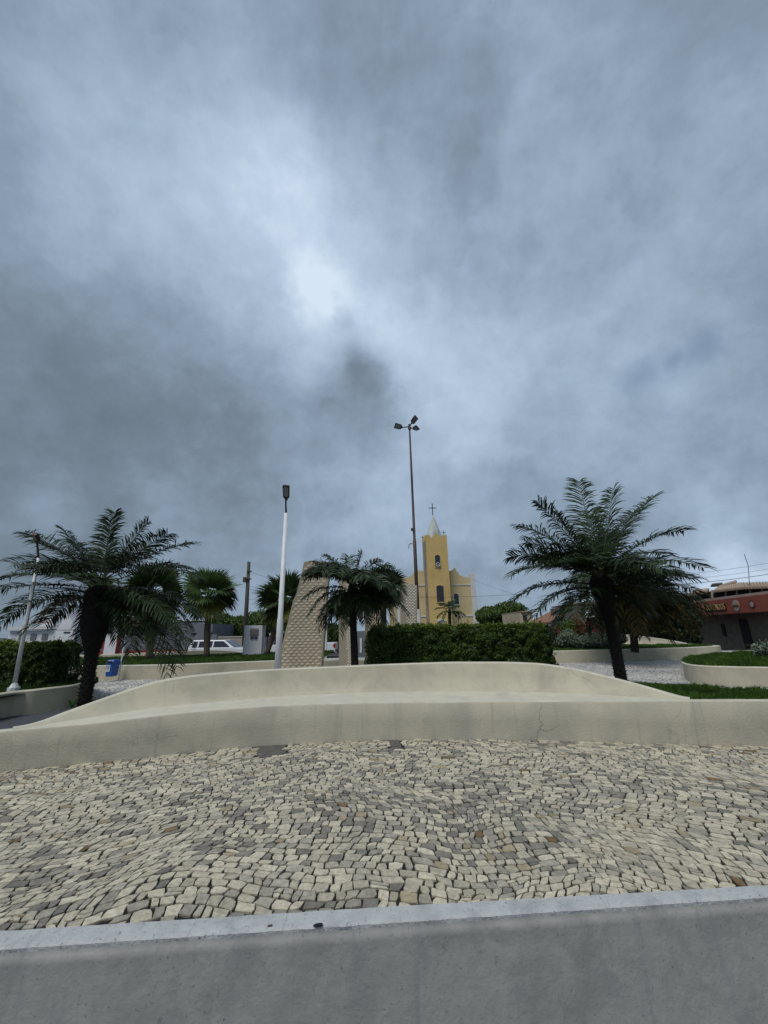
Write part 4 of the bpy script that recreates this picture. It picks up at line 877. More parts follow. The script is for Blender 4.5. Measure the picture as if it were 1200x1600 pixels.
# ------------------------------------------------------------------ litter bin, service box
b = G(175, 1056.5, 0); D = b.y; s = D / FPX
for _ in range(12):       # slide along the line of sight until it stands just in front of the wall
    b.y = float(np.interp(b.x, [q[0] for q in pB], [q[1] for q in pB])) - .42; b.x = P(175, 1050, b.y).x
D = b.y
BIN = empty('litter_bin', tuple(b), 'blue plastic litter bin with a white sticker before the low cream wall', 'bin')
z1 = P(175, 1030.5, D).z; z0 = P(175, 1056.5, D).z; hw = .125
def rrect(cx, cy, w, d, r, n=4):
    out = []
    for sx, sy, a0 in ((1, -1, -90), (1, 1, 0), (-1, 1, 90), (-1, -1, 180)):
        for k in range(n + 1): a = R(a0 + 90 * k / n); out.append((cx + sx * (w - r) + r * math.cos(a), cy + sy * (d - r) + r * math.sin(a)))
    return out
def loftbox(levels, cx, cy):
    mb = MB(); vs = []; n = 20
    for w, d, z in levels: vs += [(x, y, z) for x, y in rrect(cx, cy, w, d, min(w, d) * .35)]
    fs = [(i * n + j, i * n + (j + 1) % n, (i + 1) * n + (j + 1) % n, (i + 1) * n + j) for i in range(len(levels) - 1) for j in range(n)] + [tuple(range(n - 1, -1, -1)), tuple((len(levels) - 1) * n + j for j in range(n))]
    return mb.add(vs, fs)
H = z1 - z0
loftbox([(hw * .78, .14, z0), (hw * .86, .16, z0 + H * .06), (hw * .98, .17, z0 + H * .7), (hw, .175, z0 + H * .74), (hw, .175, z0 + H * .78)], b.x, b.y).build('body', M['blue'], BIN)
loftbox([(hw * 1.04, .185, z0 + H * .785), (hw * 1.02, .18, z0 + H * .9), (hw * .9, .15, z0 + H * .985), (hw * .6, .1, z1)], b.x, b.y).build('lid', M['blue'], BIN)
MB().box(b.x - .09, b.x + .08, b.y - .19, b.y - .17, z0 + H * .82, z0 + H * .92).build('slot', M['dark'], BIN)
st = MB().box(b.x - .10, b.x + .03, b.y - .182, b.y - .17, z0 + H * .30, z0 + H * .68).build('sticker', M['paper'], BIN)
ik = MB(); [ik.box(b.x - .07 + .01 * i, b.x + .02 - .01 * i, b.y - .1855, b.y - .1825, z0 + H * (.58 - .07 * i), z0 + H * (.61 - .07 * i)) for i in range(4)]; ik.box(b.x - .092, b.x - .078, b.y - .1855, b.y - .1825, z0 + H * .4, z0 + H * .62)
sub(ik, 'print', M['ink'], st, BIN)
pz = P(183, 985, D).z; MB().tube([(b.x + .12, b.y + .2, 0), (b.x + .12, b.y + .2, pz)], .022, 8).build('post', M['white_metal'], BIN)
D = 18.6; q0 = P(378, 1028, D); q1 = P(411, 977, D)
SB = empty('service_box', ((q0.x + q1.x) / 2, D, .42), 'white masonry service pillar with a grey meter cabinet on its face', 'meter box')
MB().box(q0.x, q1.x, D, D + .5, .40, q1.z).build('pillar', M['white_wall'], SB, bevel=.02)
a = P(391, 993, D); c = P(404, 982, D); cb = MB().box(a.x, c.x, D - .06, D + .01, a.z, c.z).build('meter_cabinet', M['grey_wall'], SB)
lv = MB()
for i in range(5): lv.box(a.x + .04, c.x - .04, D - .072, D - .058, a.z + (c.z - a.z) * (.14 + .16 * i), a.z + (c.z - a.z) * (.22 + .16 * i))
sub(lv, 'louvres', M['pink_wall'], cb, SB)
for px in (394, 400): q = P(px, 996.5, D); MB().box(q.x - .06, q.x + .06, D - .05, D + .01, q.z - .05, q.z + .05).build('socket', M['dark_metal'], SB)

# ------------------------------------------------------------------ vehicles
def vehicle(label, name, L, loc, rz, side, glass, wheels, wd, kind):
    """side: (x, z) outline in metres from the rear, glass: list of outlines, built along +x then turned"""
    root = empty(name, loc, label, kind, rz=rz)
    def prism(poly, y0, y1, nm, m, par=root, bev=0, inset=0):
        n = len(poly); vs = [(x, y0, z) for x, z in poly] + [(x, y1, z) for x, z in poly]; me = bpy.data.meshes.new(nm)
        me.from_pydata(vs, [], [tuple(range(n)), tuple(range(2 * n - 1, n - 1, -1))] + [(i, i + n, (i + 1) % n + n, (i + 1) % n) for i in range(n)]); me.update()
        o = link(nm, me, m, par)
        if bev: b = o.modifiers.new('bevel', 'BEVEL'); b.width = bev; b.segments = 3; b.limit_method = 'ANGLE'
        return o
    body = prism(side['body'], -wd / 2, wd / 2, 'body', M['car_white'], bev=.05)
    if 'cabin' in side:
        c = side['cabin']; n = len(c); zt = max(z for x, z in c); zb = min(z for x, z in c)
        vs = []
        for sgn in (-1, 1): vs += [(x, sgn * (wd / 2 - .03 - .16 * (z - zb) / (zt - zb)), z) for x, z in c]
        me = bpy.data.meshes.new('cabin'); me.from_pydata(vs, [], [tuple(range(n)), tuple(range(2 * n - 1, n - 1, -1))] + [(i, i + n, (i + 1) % n + n, (i + 1) % n) for i in range(n)]); me.update()
        cab = link('cabin', me, M['car_white'], root); b = cab.modifiers.new('bevel', 'BEVEL'); b.width = .04; b.segments = 2; b.limit_method = 'ANGLE'
        for gl in glass:
            for sgn in (-1, 1):
                vs = []
                for off in (.002, .016): vs += [(x, sgn * (wd / 2 - .03 - .16 * (z - zb) / (zt - zb) + off), z) for x, z in gl]
                k = len(gl); me = bpy.data.meshes.new('window'); me.from_pydata(vs, [], [tuple(range(k, 2 * k))] + [(i, (i + 1) % k, (i + 1) % k + k, i + k) for i in range(k)]); link('window', me, M['glass'], root)
        fw = side.get('wind')
        if fw:
            (x0, z0), (x1, z1) = fw; yw = wd / 2 - .12
            me = bpy.data.meshes.new('windscreen'); e = .03; me.from_pydata([(x0 + e, -yw, z0), (x0 + e, yw, z0), (x1 + e, yw - .1, z1), (x1 + e, -yw + .1, z1), (x0 - .02, -yw, z0), (x0 - .02, yw, z0), (x1 - .02, yw - .1, z1), (x1 - .02, -yw + .1, z1)], [], [(0, 1, 2, 3), (0, 3, 7, 4), (1, 5, 6, 2), (3, 2, 6, 7), (0, 4, 5, 1)]); link('windscreen', me, M['glass'], root)
    for x in wheels:
        for sgn in (-1, 1):
            r = side.get('r', .33); arch = MB(); y = sgn * (wd / 2 + .004)
            t = [(x + math.cos(a) * (r + .07), y, r + math.sin(a) * (r + .07)) for a in np.linspace(-.3, math.pi + .3, 14)]
            me = bpy.data.meshes.new('wheel_arch'); me.from_pydata(t + [(p[0], y - sgn * .03, p[2]) for p in t], [], [tuple(range(14))] + [(i, i + 1, i + 15, i + 14) for i in range(13)]); link('wheel_arch', me, M['dark'], root)
            q = MB(); q.tube([(x, y - sgn * .20, r), (x, y + sgn * .006, r), (x, y + sgn * .02, r)], [r, r, r - .03], 20); w = link('wheel', bpy.data.meshes.new('wheel'), None, root); w.data.from_pydata([tuple(v) for v in q.v], [], q.f); w.data.materials.append(M['rubber'])
            q = MB(); q.tube([(x, y + sgn * .021, r), (x, y + sgn * .035, r)], [r * .6, r * .5], 12); h = link('rim', bpy.data.meshes.new('rim'), None, w); h.data.from_pydata([tuple(v) for v in q.v], [], q.f); h.data.materials.append(M['chrome'])
    return root, prism
# white pick-up, tail towards the gap at right (front points left)
pr0 = P(526, 1026, 34); pl0 = P(424, 1026, 34); Lp = (pr0.x - pl0.x); sc = Lp / 5.3
side_p = dict(body=[(0, .45), (5.25, .42), (5.3, .75), (5.2, 1.02), (4.0, 1.12), (3.9, 1.12), (1.6, 1.12), (0.02, 1.14)], cabin=[(1.75, 1.08), (4.2, 1.08), (3.4, 1.72), (2.0, 1.75)], r=.39, wind=((4.2, 1.1), (3.45, 1.7)))
veh, prs = vehicle('white pickup truck parked behind the tiled pylons, red tail lamp showing', 'pickup_truck', 5.3, (pr0.x, 34, STREET), math.pi, side_p, [[(1.95, 1.15), (2.95, 1.15), (2.95, 1.66), (2.1, 1.66)], [(3.0, 1.15), (4.0, 1.15), (3.4, 1.66), (3.0, 1.66)]], (1.15, 4.35), 1.85, 'pickup')
for sgn in (-1, 1):
    prs([(-.01, .78), (.1, .74), (.2, .9), (.12, 1.08), (.0, 1.1)], sgn * .935 - .012, sgn * .935 + .012, 'tail_lamp', M['red_lens'])
prs([(-.12, .45), (.05, .45), (.05, .62), (-.12, .62)], -.85, .85, 'rear_bumper', M['dark_metal'])
prs([(.25, .35), (1.0, .35), (1.0, .42), (.25, .42)], -.8, .8, 'underbody', M['dark'])
# white estate car
a = P(322, 1010, 28); b = P(380, 1010, 28)
side_c = dict(body=[(0, .35), (4.1, .33), (4.15, .6), (4.05, .85), (2.95, .97), (0.03, .97)], cabin=[(.05, .95), (3.05, .95), (2.35, 1.42), (.25, 1.45)], r=.31, wind=((3.05, .97), (2.4, 1.40)))
veh2, prs2 = vehicle('white boxy estate car parked beyond the left curved wall', 'estate_car', 4.1, (a.x - .9, 28, STREET + .15), 0, side_c, [[(.3, 1.0), (.62, 1.0), (.62, 1.37), (.38, 1.37)], [(.72, 1.0), (1.6, 1.0), (1.6, 1.37), (.72, 1.37)], [(1.7, 1.0), (2.78, 1.0), (2.3, 1.36), (1.7, 1.37)]], (.75, 3.25), 1.6, 'car')
prs2([(4.08, .58), (4.17, .58), (4.15, .74), (4.05, .74)], -.75, -.45, 'headlight', M['lens']); prs2([(4.08, .58), (4.17, .58), (4.15, .74), (4.05, .74)], .45, .75, 'headlight', M['lens'])
prs2([(-.06, .38), (.05, .38), (.05, .55), (-.06, .55)], -.75, .75, 'bumper', M['dark_metal'])

# ------------------------------------------------------------------ church
D = 60.0
def cp(px, py, d=D): q = P(px, py, d); return (q.x, q.z)
cb = P(684, 1000, D); CH = empty('church', (cb.x, D, STREET), 'yellow church with a square bell tower and white pointed spire', 'church', rz=0)
def cbox(mb, x0, x1, y0, y1, z0, z1): return mb.box(x0, x1, y0, y1, z0, z1)
# tower in metres: edges at the top of the photo outline
xl = cp(664.6, 836)[0]; xr = cp(698.2, 836)[0]; zt = cp(680, 836)[1]; tw = xr - xl; xc = (xl + xr) / 2
def ang(x0, z0, x1, z1, f0, f1): pass
# parapet outline with a gable point in the middle of each face
zdip = zt - .55; zpk = zt + .40
fr = [(xl, STREET), (xr, STREET), (xr, zt), (xr - tw * .20, zt + .02), (xr - tw * .25, zdip), (xc, zpk), (xl + tw * .25, zdip), (xl + tw * .20, zt + .02), (xl, zt)]
body = MB().prism([(xl, STREET), (xr, STREET), (xr, zdip - .15), (xl, zdip - .15)], D, D + tw)
tower = body.build('tower', M['yellow'], CH)
top = [(xl, zdip - .148), (xr, zdip - .148)] + fr[2:]
m_ = MB().prism(top, D, D + .25).prism(top, D + tw - .25, D + tw)
ys = [D + (x - xl) for x, z in top]; n = len(top)
for xa, xb in ((xl + .001, xl + .25), (xr - .25, xr - .001)):
    vs = [(xa, y, z) for y, (x, z) in zip(ys, top)] + [(xb, y, z) for y, (x, z) in zip(ys, top)]
    vs = [(x, min(max(y, D + .251), D + tw - .251), z) for x, y, z in vs]
    m_.add(vs, [tuple(range(n - 1, -1, -1)), tuple(range(n, 2 * n))] + [(i, (i + 1) % n, (i + 1) % n + n, i + n) for i in range(n)])
pz_ = m_.build('parapet', M['yellow'], CH)
za = cp(674, 799.5)[1]; yc = D + tw / 2; k = 8; rb = tw * .46
vs = [(xc + rb * math.cos(R(22.5 + 45 * i)) * (1.0), yc + rb * math.sin(R(22.5 + 45 * i)), zdip - .1) for i in range(8)] + [(xc, yc, za + .1)]
MB().add(vs, [(i, (i + 1) % 8, 8) for i in range(8)]).build('spire', M['spire'], CH)
def cross(mb, x, y, z, h, w, r):
    mb.box(x - r, x + r, y - r, y + r, z, z + h); mb.box(x - w, x - r - .002, y - r * .9, y + r * .9, z + h * .6, z + h * .6 + 2 * r); mb.box(x + r + .002, x + w, y - r * .9, y + r * .9, z + h * .6, z + h * .6 + 2 * r)
    mb.tube([(x - r * 2, y, z + h), (x + r * 2, y, z + h)], r * 1.2, 6)
c_ = MB(); cross(c_, xc, yc, za - .05, cp(672.5, 782)[1] - za, .62, .055); c_.build('cross', M['dark_metal'], CH)
c_ = MB(); cross(c_, xr - .35, D + .35, zt, .75, .33, .035); c_.build('corner_cross', M['dark_metal'], CH)
c_ = MB(); cross(c_, xl + .05, D + tw - .35, zt - .1, .6, .28, .035); c_.build('corner_cross', M['dark_metal'], CH)
# side wings behind the tower front
DW = D + 2.6
def wp(px, py): q = P(px, py, DW); return (q.x, q.z)
rw = [wp(701.7, 891.7), wp(706, 891.5), wp(710, 890), wp(712, 886.6), wp(714, 888), wp(716, 892), wp(721, 898), wp(725, 900), wp(729, 901.3), wp(735.8, 901.5)]
xr2 = rw[-1][0] + .55
right = [(xc, STREET), (xr2, STREET), (xr2, rw[-1][1])] + rw[::-1] + [(xc, rw[0][1])]
MB().prism(right, DW, DW + .5).build('right_front_wall', M['yellow_pale'], CH)
lw = [(2 * xc + .25 - x, z) for x, z in rw]
xl2 = lw[-1][0] - .55
left = [(xl2, STREET), (xc, STREET), (xc, lw[0][1])] + lw + [(xl2, lw[-1][1])]
MB().prism(left, DW + .003, DW + .5).build('left_front_wall', M['yellow_pale'], CH)
# pilasters, mouldings
for x0, x1 in ((xr2 - .45, xr2 + .35), (xl2 - .35, xl2 + .45)):
    z = rw[-1][1] + .55; MB().prism([(x0, STREET), (x1, STREET), (x1, z - .15), ((x0 + x1) / 2 + .1, z), (x0, z - .1)], DW - .12, DW + .45).build('pilaster', M['trim'], CH)
for py, hh in ((913.5, .16), (962, .22)):
    z = wp(720, py)[1]; MB().box(xr + .9 if py < 930 else xr + 1.8, xr2 - .46, DW - .08, DW - .003, z - hh / 2, z + hh / 2).build('moulding', M['trim'], CH)
    MB().box(xl2 + .46, xl - .02, DW - .08, DW - .003, z - hh / 2, z + hh / 2).build('moulding', M['trim'], CH)
# tower left side: a darker, greyer skin over the yellow
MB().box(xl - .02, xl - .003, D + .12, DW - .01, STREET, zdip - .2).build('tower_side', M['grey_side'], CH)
def arched(x0, x1, z0, z1, y, th, rise=.18, n=6):
    pts = [(x0, z0), (x1, z0), (x1, z1 - rise)] + [(x1 + (x0 - x1) * i / n, z1 - rise + rise * math.sin(math.pi * i / n)) for i in range(1, n)] + [(x0, z1 - rise)]
    return pts
def window(px0, px1, py0, py1, d, frame='trim', fw=.10, name='window', bars=True):
    x0, z1 = P(px0, py0, d).x, P(px0, py0, d).z; x1, z0 = P(px1, py1, d).x, P(px1, py1, d).z
    o = MB().prism(arched(x0, x1, z0, z1, d, 0), d - .012, d - .003).build(name, M['glass'], CH)
    f = MB(); f.box(x0 - fw, x0, d - .06, d - .001, z0, z1 - .18); f.box(x1, x1 + fw, d - .06, d - .001, z0, z1 - .18)
    a = arched(x0, x1, z0, z1, d, 0)[2:]; 
    for i in range(len(a) - 1):
        (ax, az), (bx_, bz) = a[i], a[i + 1]; f.add([(ax, d - .06, az), (bx_, d - .06, bz), (bx_, d - .06, bz + fw), (ax, d - .06, az + fw), (ax, d - .001, az), (bx_, d - .001, bz), (bx_, d - .001, bz + fw), (ax, d - .001, az + fw)], [(0, 3, 2, 1), (3, 7, 6, 2), (0, 1, 5, 4)])
    f.box(x0 - fw, x1 + fw, d - .08, d - .001, z0 - fw, z0 - .001)
    sub(f, 'frame', M[frame], o, CH)
    if bars:
        bmb = MB(); w = x1 - x0
        for i in range(1, 3): bmb.box(x0 + w * i / 3 - .02, x0 + w * i / 3 + .02, d - .03, d - .014, z0, z1 - .19)
        for i in range(1, 4): bmb.box(x0, x1, d - .028, d - .0145, z0 + (z1 - z0) * i / 4 - .02, z0 + (z1 - z0) * i / 4 + .02)
        sub(bmb, 'glazing_bars', M['dark_metal'], o, CH)
    return x0, x1, z0, z1
w1 = window(679.3, 688.4, 867, 886, D, 'yellow', name='belfry_opening', bars=False)
window(681.5, 694.5, 914.5, 940.5, D, 'yellow')
window(711, 719.8, 927, 944, DW, 'trim')
window(644, 652, 927, 944, DW, 'trim')
mx_ = (w1[0] + w1[1]) / 2; mb = MB(); mb.tube([(mx_ + .3 * math.cos(a), D - .2, w1[2] + .35 + .3 * math.sin(a)) for a in np.linspace(0, 2 * math.pi, 17)], .04, 6, False); mb.build('speaker_ring', M['trim'], CH)
mb = MB().tube([(mx_, D - .02, w1[2] + .35), (mx_, D - .18, w1[2] + .35)], [.06, .27], 12); mb.build('loudspeaker_horn', M['grey_wall'], CH)
# small slit window on the tower's left side
z0, z1 = P(668, 944, D).z, P(668, 926, D).z; MB().box(xl - .06, xl - .021, D + 1.0, D + 1.7, z0, z1).build('side_window', M['glass'], CH)
z0, z1 = P(660, 886, D).z, P(660, 871, D).z; MB().box(xl - .06, xl - .021, D + 1.1, D + 1.6, z0, z1).build('side_window', M['glass'], CH)
# door with its white arch
x0, x1 = P(683, 970, D).x, P(697, 970, D).x; z1 = P(690, 969, D).z
MB().prism(arched(x0, x1, STREET, z1, D, 0, .3), D - .012, D - .003).build('door', M['grey_side'], CH)
a = arched(x0, x1, STREET, z1, D, 0, .3)[2:]; f = MB()
for i in range(len(a) - 1):
    (ax, az), (bx_, bz) = a[i], a[i + 1]; f.add([(ax, D - .1, az), (bx_, D - .1, bz), (bx_, D - .1, bz + .25), (ax, D - .1, az + .25), (ax, D - .001, az), (bx_, D - .001, bz), (bx_, D - .001, bz + .25), (ax, D - .001, az + .25)], [(0, 3, 2, 1), (3, 7, 6, 2), (0, 1, 5, 4)])
f.build('door_arch', M['trim'], CH)
# nave behind
zn = rw[-1][1] - .8
MB().box(xl2 + .1, xr2 - .1, DW + .501, DW + 22, STREET, zn).build('nave', M['yellow_pale'], CH)
MB().prism([(xl2 - .2, zn + .002), (xr2 + .0, zn + .002), (xc, zn + 1.2)], DW + .502, DW + 22.2).build('roof', M['roof'], CH)
# the church faces the square at a slight angle
def turn(root, deg):
    root.rotation_euler.z = R(deg)
turn(CH, 4)

# ------------------------------------------------------------------ far left houses and walls
def bx3(root, name, m, px0, px1, py0, py1, d, depth=.3, z0=None, z1=None, y_off=0):
    my = (py0 + py1) / 2; a = P(px0, my, d); c = P(px1, my, d); a.z = P(px0, py1, d).z; c.z = P(px1, py0, d).z
    return MB().box(a.x, c.x, d + y_off, d + y_off + depth, a.z if z0 is None else z0, c.z if z1 is None else z1).build(name, m, root)
D = 33
r_ = empty('boundary_wall', (P(260, 1000, D).x, D, STREET), 'long grey boundary wall with a red base band on the far left', 'wall')
zt_ = P(280, 992, D).z; x0 = P(140, 1000, D).x; x1 = P(338, 1000, D).x
MB().box(x0, x1, D, D + .25, STREET, zt_).build('wall_panel', M['grey_wall'], r_)
MB().box(x0, x1, D - .05, D - .002, STREET, P(280, 1015, D).z).build('base_band', M['red'], r_)
for i in range(8):
    x = x0 + (x1 - x0) * (i + .5) / 8; MB().box(x - .15, x + .15, D - .06, D + .3, zt_ + .003, zt_ + .12).build('wall_lamp', M['dark'], r_)
r_ = empty('boundary_wall', (P(358, 1000, 36).x, 36, STREET), 'stained pinkish boundary wall behind the white estate car', 'wall')
xa, xb = P(334, 1000, 36).x, P(382, 1000, 36).x
MB().box(xa, xb, 36, 36.25, STREET, P(350, 996, 36).z).build('wall_panel', M['pink_wall'], r_); MB().box(xa, xb, 35.95, 36.3, P(350, 996, 36).z + .002, P(350, 995, 36).z + .02).build('wall_cap', M['rim'], r_)
D = 31
r_ = empty('gate_pillar', (P(172, 1000, D).x, D, STREET), 'white rendered entrance pillar with red edging next to the grey wall', 'pillar')
bx3(r_, 'panel', M['white_wall'], 164, 182, 976, 1030, D, .4, STREET)
bx3(r_, 'red_edge', M['red'], 161.5, 163.6, 974, 1030, D, .45, STREET); bx3(r_, 'red_edge', M['red'], 182.4, 183.4, 976, 1030, D, .45, STREET); bx3(r_, 'lintel', M['wood'], 158, 250, 971, 975.5, D, .6)
D = 36
r_ = empty('house', (P(225, 1000, D).x, D, STREET), 'low house with a dark veranda roof behind the left grey wall', 'house')
bx3(r_, 'wall', M['grey_wall'], 186, 330, 975, 1030, D, 5, STREET)
z = P(250, 975, D).z; a = P(180, 975, D).x; b = P(262, 975, D).x
MB().add([(a, D - 1.2, z - .1), (b, D - 1.2, z - .1), (b, D + 2, z + .7), (a, D + 2, z + .7), (a, D - 1.2, z - .22), (b, D - 1.2, z - .22), (b, D + 2, z + .58), (a, D + 2, z + .58)], [(0, 1, 2, 3), (7, 6, 5, 4), (0, 4, 5, 1), (1, 5, 6, 2), (3, 7, 4, 0)]).build('roof', M['wood'], r_)
bx3(r_, 'gable_wall', M['pink_wall'], 208, 226, 955, 974, D, 3, y_off=2.2); bx3(r_, 'window', M['glass'], 212, 222, 958, 968, D, .1, y_off=2.09)
D = 34
r_ = empty('house', (P(60, 1000, D).x, D, STREET), 'white house with a pointed gable behind the left hedge', 'house')
a0 = P(15, 985, D); a1 = P(118, 985, D); zg = P(100, 955, D).z
MB().box(a0.x, a1.x, D, D + 6, STREET, P(60, 985, D).z).build('wall', M['white_wall'], r_)
MB().prism([(P(88, 985, D).x, P(88, 985, D).z + .002), (a1.x, P(118, 985, D).z + .002), (P(106, 955, D).x, zg)], D, D + 4).build('gable', M['white_wall'], r_)
MB().box(a0.x, P(84, 980, D).x, D - .3, D + 6, P(40, 984, D).z + .003, P(40, 979, D).z).build('roof_edge', M['trim'], r_)
bx3(r_, 'red_trim', M['red'], 54, 84, 971.5, 973.5, D, .1, y_off=-.32); bx3(r_, 'upper_wall', M['white_wall'], 56, 82, 960, 978, D, 3, y_off=.5)
bx3(r_, 'upper_window', M['glass'], 76, 82, 962, 972, D, .06, y_off=.43); bx3(r_, 'window', M['glass'], 100, 110, 987, 989, D, .04, y_off=-.05)
for px in (30, 48, 66): bx3(r_, 'window', M['grey_wall'], px, px + 9, 990, 1000, D, .04, y_off=-.05)
D = 40
r_ = empty('house', (P(262, 1000, D).x, D, STREET), 'pale blue flat house between the two left fan palms', 'house')
bx3(r_, 'wall', M['white_wall'], 238, 318, 972, 1010, D, 4, STREET); bx3(r_, 'roof_slab', M['trim'], 236, 320, 969.5, 971.8, D, 4.5, y_off=-.3); bx3(r_, 'window', M['glass'], 300, 312, 976, 988, D, .05, y_off=-.06); bx3(r_, 'shutter', M['teal'], 272, 286, 976, 990, D, .05, y_off=-.06)
D = 37
r_ = empty('yard_gate', (P(430, 1000, D).x, D, STREET), 'dark slatted gate under a white lintel behind the middle lamp', 'gate')
bx3(r_, 'panel', M['dark'], 410, 470, 994, 1022, D, .1, STREET); bx3(r_, 'lintel', M['white_wall'], 421, 436, 989, 993.5, D, .3)
for i in range(14):
    q = P(411 + i * 4.2, 1008, D).x; MB().box(q - .05, q + .05, D - .05, D - .003, STREET, P(430, 995, D).z).build('slat', M['grey_wall'], r_)
r_ = empty('boundary_wall', (P(520, 1000, 40).x, 40, STREET), 'grey green fence wall seen through the gap behind the pickup', 'wall')
xa, xb = P(488, 1000, 40).x, P(640, 1000, 40).x; MB().box(xa, xb, 40, 40.2, STREET, P(520, 999, 40).z).build('wall_panel', M['grey_wall'], r_)
for i in range(9): x = xa + (xb - xa) * i / 8; MB().box(x - .1, x + .1, 39.85, 39.997, STREET, P(520, 998, 40).z).build('post', M['trim'], r_)
bx3(empty('house', (P(505, 1000, 44).x, 44, STREET), 'small brown house edge seen through the gap beside the slim pale pole', 'house'), 'wall', M['pink_wall'], 494, 511, 990, 1004, 44, 4, STREET)
hh = [o for o in COL.objects if o.name.startswith('house') and o.type == 'EMPTY'][-1]; bx3(hh, 'roof', M['roof'], 492, 513, 988.5, 990.5, 44, 4.4, y_off=-.2)

# ------------------------------------------------------------------ far right buildings
D = 34
r_ = empty('house', (P(870, 1000, D).x, D, STREET), 'red gabled house with a long white board behind the right palm', 'house')
bx3(r_, 'wall', M['dark_wall'], 855, 912, 976, 1010, D, 6, STREET)
g0, g1, gk = P(858, 968, D), P(925, 968, D), P(892, 953, D)
MB().prism([(g0.x, P(870, 975.5, D).z), (g1.x, P(870, 975.5, D).z), (g1.x, P(900, 962, D).z), (gk.x, gk.z)], D + .3, D + 4).build('gable', M['red'], r_)
bd = bx3(r_, 'sign_board', M['white_wall'], 858, 897, 970, 981, D, .12, y_off=-.3)
for i, (u, wv_) in enumerate(((863, 5), (872, 7), (881, 4), (889, 5))): 
    aa = P(u, 978, D); cc_ = P(u + wv_, 974, D); sub(MB().box(aa.x, cc_.x, D - .312, D - .302, aa.z, cc_.z), 'lettering', M['ink'], bd, r_)
for s_, (p0, p1) in enumerate((((853, 972), (894, 951)), ((894, 951), (930, 962)))):
    A = P(*p0, D); B = P(*p1, D); MB().add([(A.x, D - .6, A.z), (B.x, D - .6, B.z), (B.x, D + 4.5, B.z), (A.x, D + 4.5, A.z), (A.x, D - .6, A.z - .13), (B.x, D - .6, B.z - .13), (B.x, D + 4.5, B.z - .13), (A.x, D + 4.5, A.z - .13)], [(0, 1, 2, 3), (7, 6, 5, 4), (0, 4, 5, 1), (3, 2, 6, 7), (0, 3, 7, 4), (1, 5, 6, 2)]).build('roof', M['roof'], r_)
bx3(r_, 'doorway', M['dark'], 876, 888, 983, 1005, D, .05, y_off=-.06)
D = 31
r_ = empty('shop', (P(935, 1000, D).x, D, STREET), 'crimson shuttered shop with a small white and teal sign, behind the right palm trunk', 'shop')
bx3(r_, 'wall', M['dark_wall'], 905, 1000, 944, 1010, D, 5, STREET)
bx3(r_, 'parapet', M['roof'], 903, 1002, 940, 944, D, 5.2, y_off=-.1)
for i in range(4): bx3(r_, 'shutter_panel', M['red_dark'], 911, 1000, 966 + i * 7 + .6, 973 + i * 7, D, .05, y_off=-.06)
sg = bx3(r_, 'sign', M['white_wall'], 913, 929, 953, 965, D, .1, y_off=-.25)
aa, cc_ = P(918, 962, D), P(926, 957, D); sub(MB().box(aa.x, cc_.x, D - .262, D - .252, aa.z, cc_.z), 'logo', M['teal'], sg, r_)
bx3(empty('house', (P(822, 1000, 38).x, 38, STREET), 'cream building edge right of the green tree, behind palm fronds', 'house'), 'wall', M['cream_wall'], 815, 834, 957, 1000, 38, 6, STREET)
hh = [o for o in COL.objects if o.name.startswith('house') and o.type == 'EMPTY'][-1]; bx3(hh, 'roof_slab', M['roof_pale'], 813, 836, 954.7, 956.7, 38, 6.4, y_off=-.2); bx3(hh, 'window', M['glass'], 817, 823, 961, 970, 38, .05, y_off=-.06)
# the shop with the long red fascia, seen at an angle
A = P(1070, 975, 33); B = P(1330, 975, 18.5); ux = Vector((B.x - A.x, B.y - A.y, 0)); LF = ux.length; ux.normalize(); rz = math.atan2(ux.y, ux.x); nv = Vector((ux.y, -ux.x, 0))
if nv.y > 0: nv = -nv
SH = empty('shop', (A.x, A.y, STREET), 'restaurant with a long red painted sign fascia and tiled roof at the right edge', 'shop', rz=rz)
def lbox(name, m, u0, u1, v0, v1, z0, z1, par=SH, off=True):
    me = bpy.data.meshes.new(name); b = MB().box(u0, u1, v0, v1, z0, z1); me.from_pydata(b.v, [], b.f); me.update(); return link(name, me, m, par)
def uz(px, py):       # photo point on the shop front -> distance along it and height above its base
    d = ray(px, py); n_ = nv; t = (Vector((A.x, A.y, 0)) - Vector((0, 0, 0))).dot(n_) / Vector((d.x, d.y, 0)).dot(n_); q = EYE + d * t
    return (Vector((q.x, q.y, 0)) - Vector((A.x, A.y, 0))).dot(ux), q.z - STREET
f0 = uz(1115, 941); f1 = uz(1200, 929); f2 = uz(1115, 962); f3 = uz(1200, 955)
zT = (f0[1] + f1[1]) / 2; zB = (f2[1] + f3[1]) / 2
lbox('wall', M['dark_wall'], 0, LF, 0, 7, 0, zT)
M['fascia'] = mat('faded_red_fascia', (.28, .075, .045), (.22, .06, .04), 1.2, .75, .05, 20, c3=(.20, .06, .04), s3=.8, t3=(.5, .8))
fa = lbox('sign_fascia', M['fascia'], -.5, LF, -.9, -.02, zB, zT)
u0 = uz(1121, 950)[0]; u1 = uz(1160, 948)[0]; zm = (uz(1121, 951)[1] + uz(1160, 947)[1]) / 2; hz = (zT - zB) * .27
lbox('sign_panel', M['sign_maroon'], u0 - .15, u1 + .1, -.93, -.902, zm - hz, zm + hz, fa)
tcu = bpy.data.curves.new('sign_text', 'FONT'); tcu.body = 'REI DOS CALDOS'; tcu.size = 1; tcu.extrude = .02; tcu.align_x = 'CENTER'; tcu.align_y = 'CENTER'
to = bpy.data.objects.new('sign_text', tcu); COL.objects.link(to); dg = bpy.context.evaluated_depsgraph_get(); tm = bpy.data.meshes.new_from_object(to.evaluated_get(dg)); bpy.data.objects.remove(to)
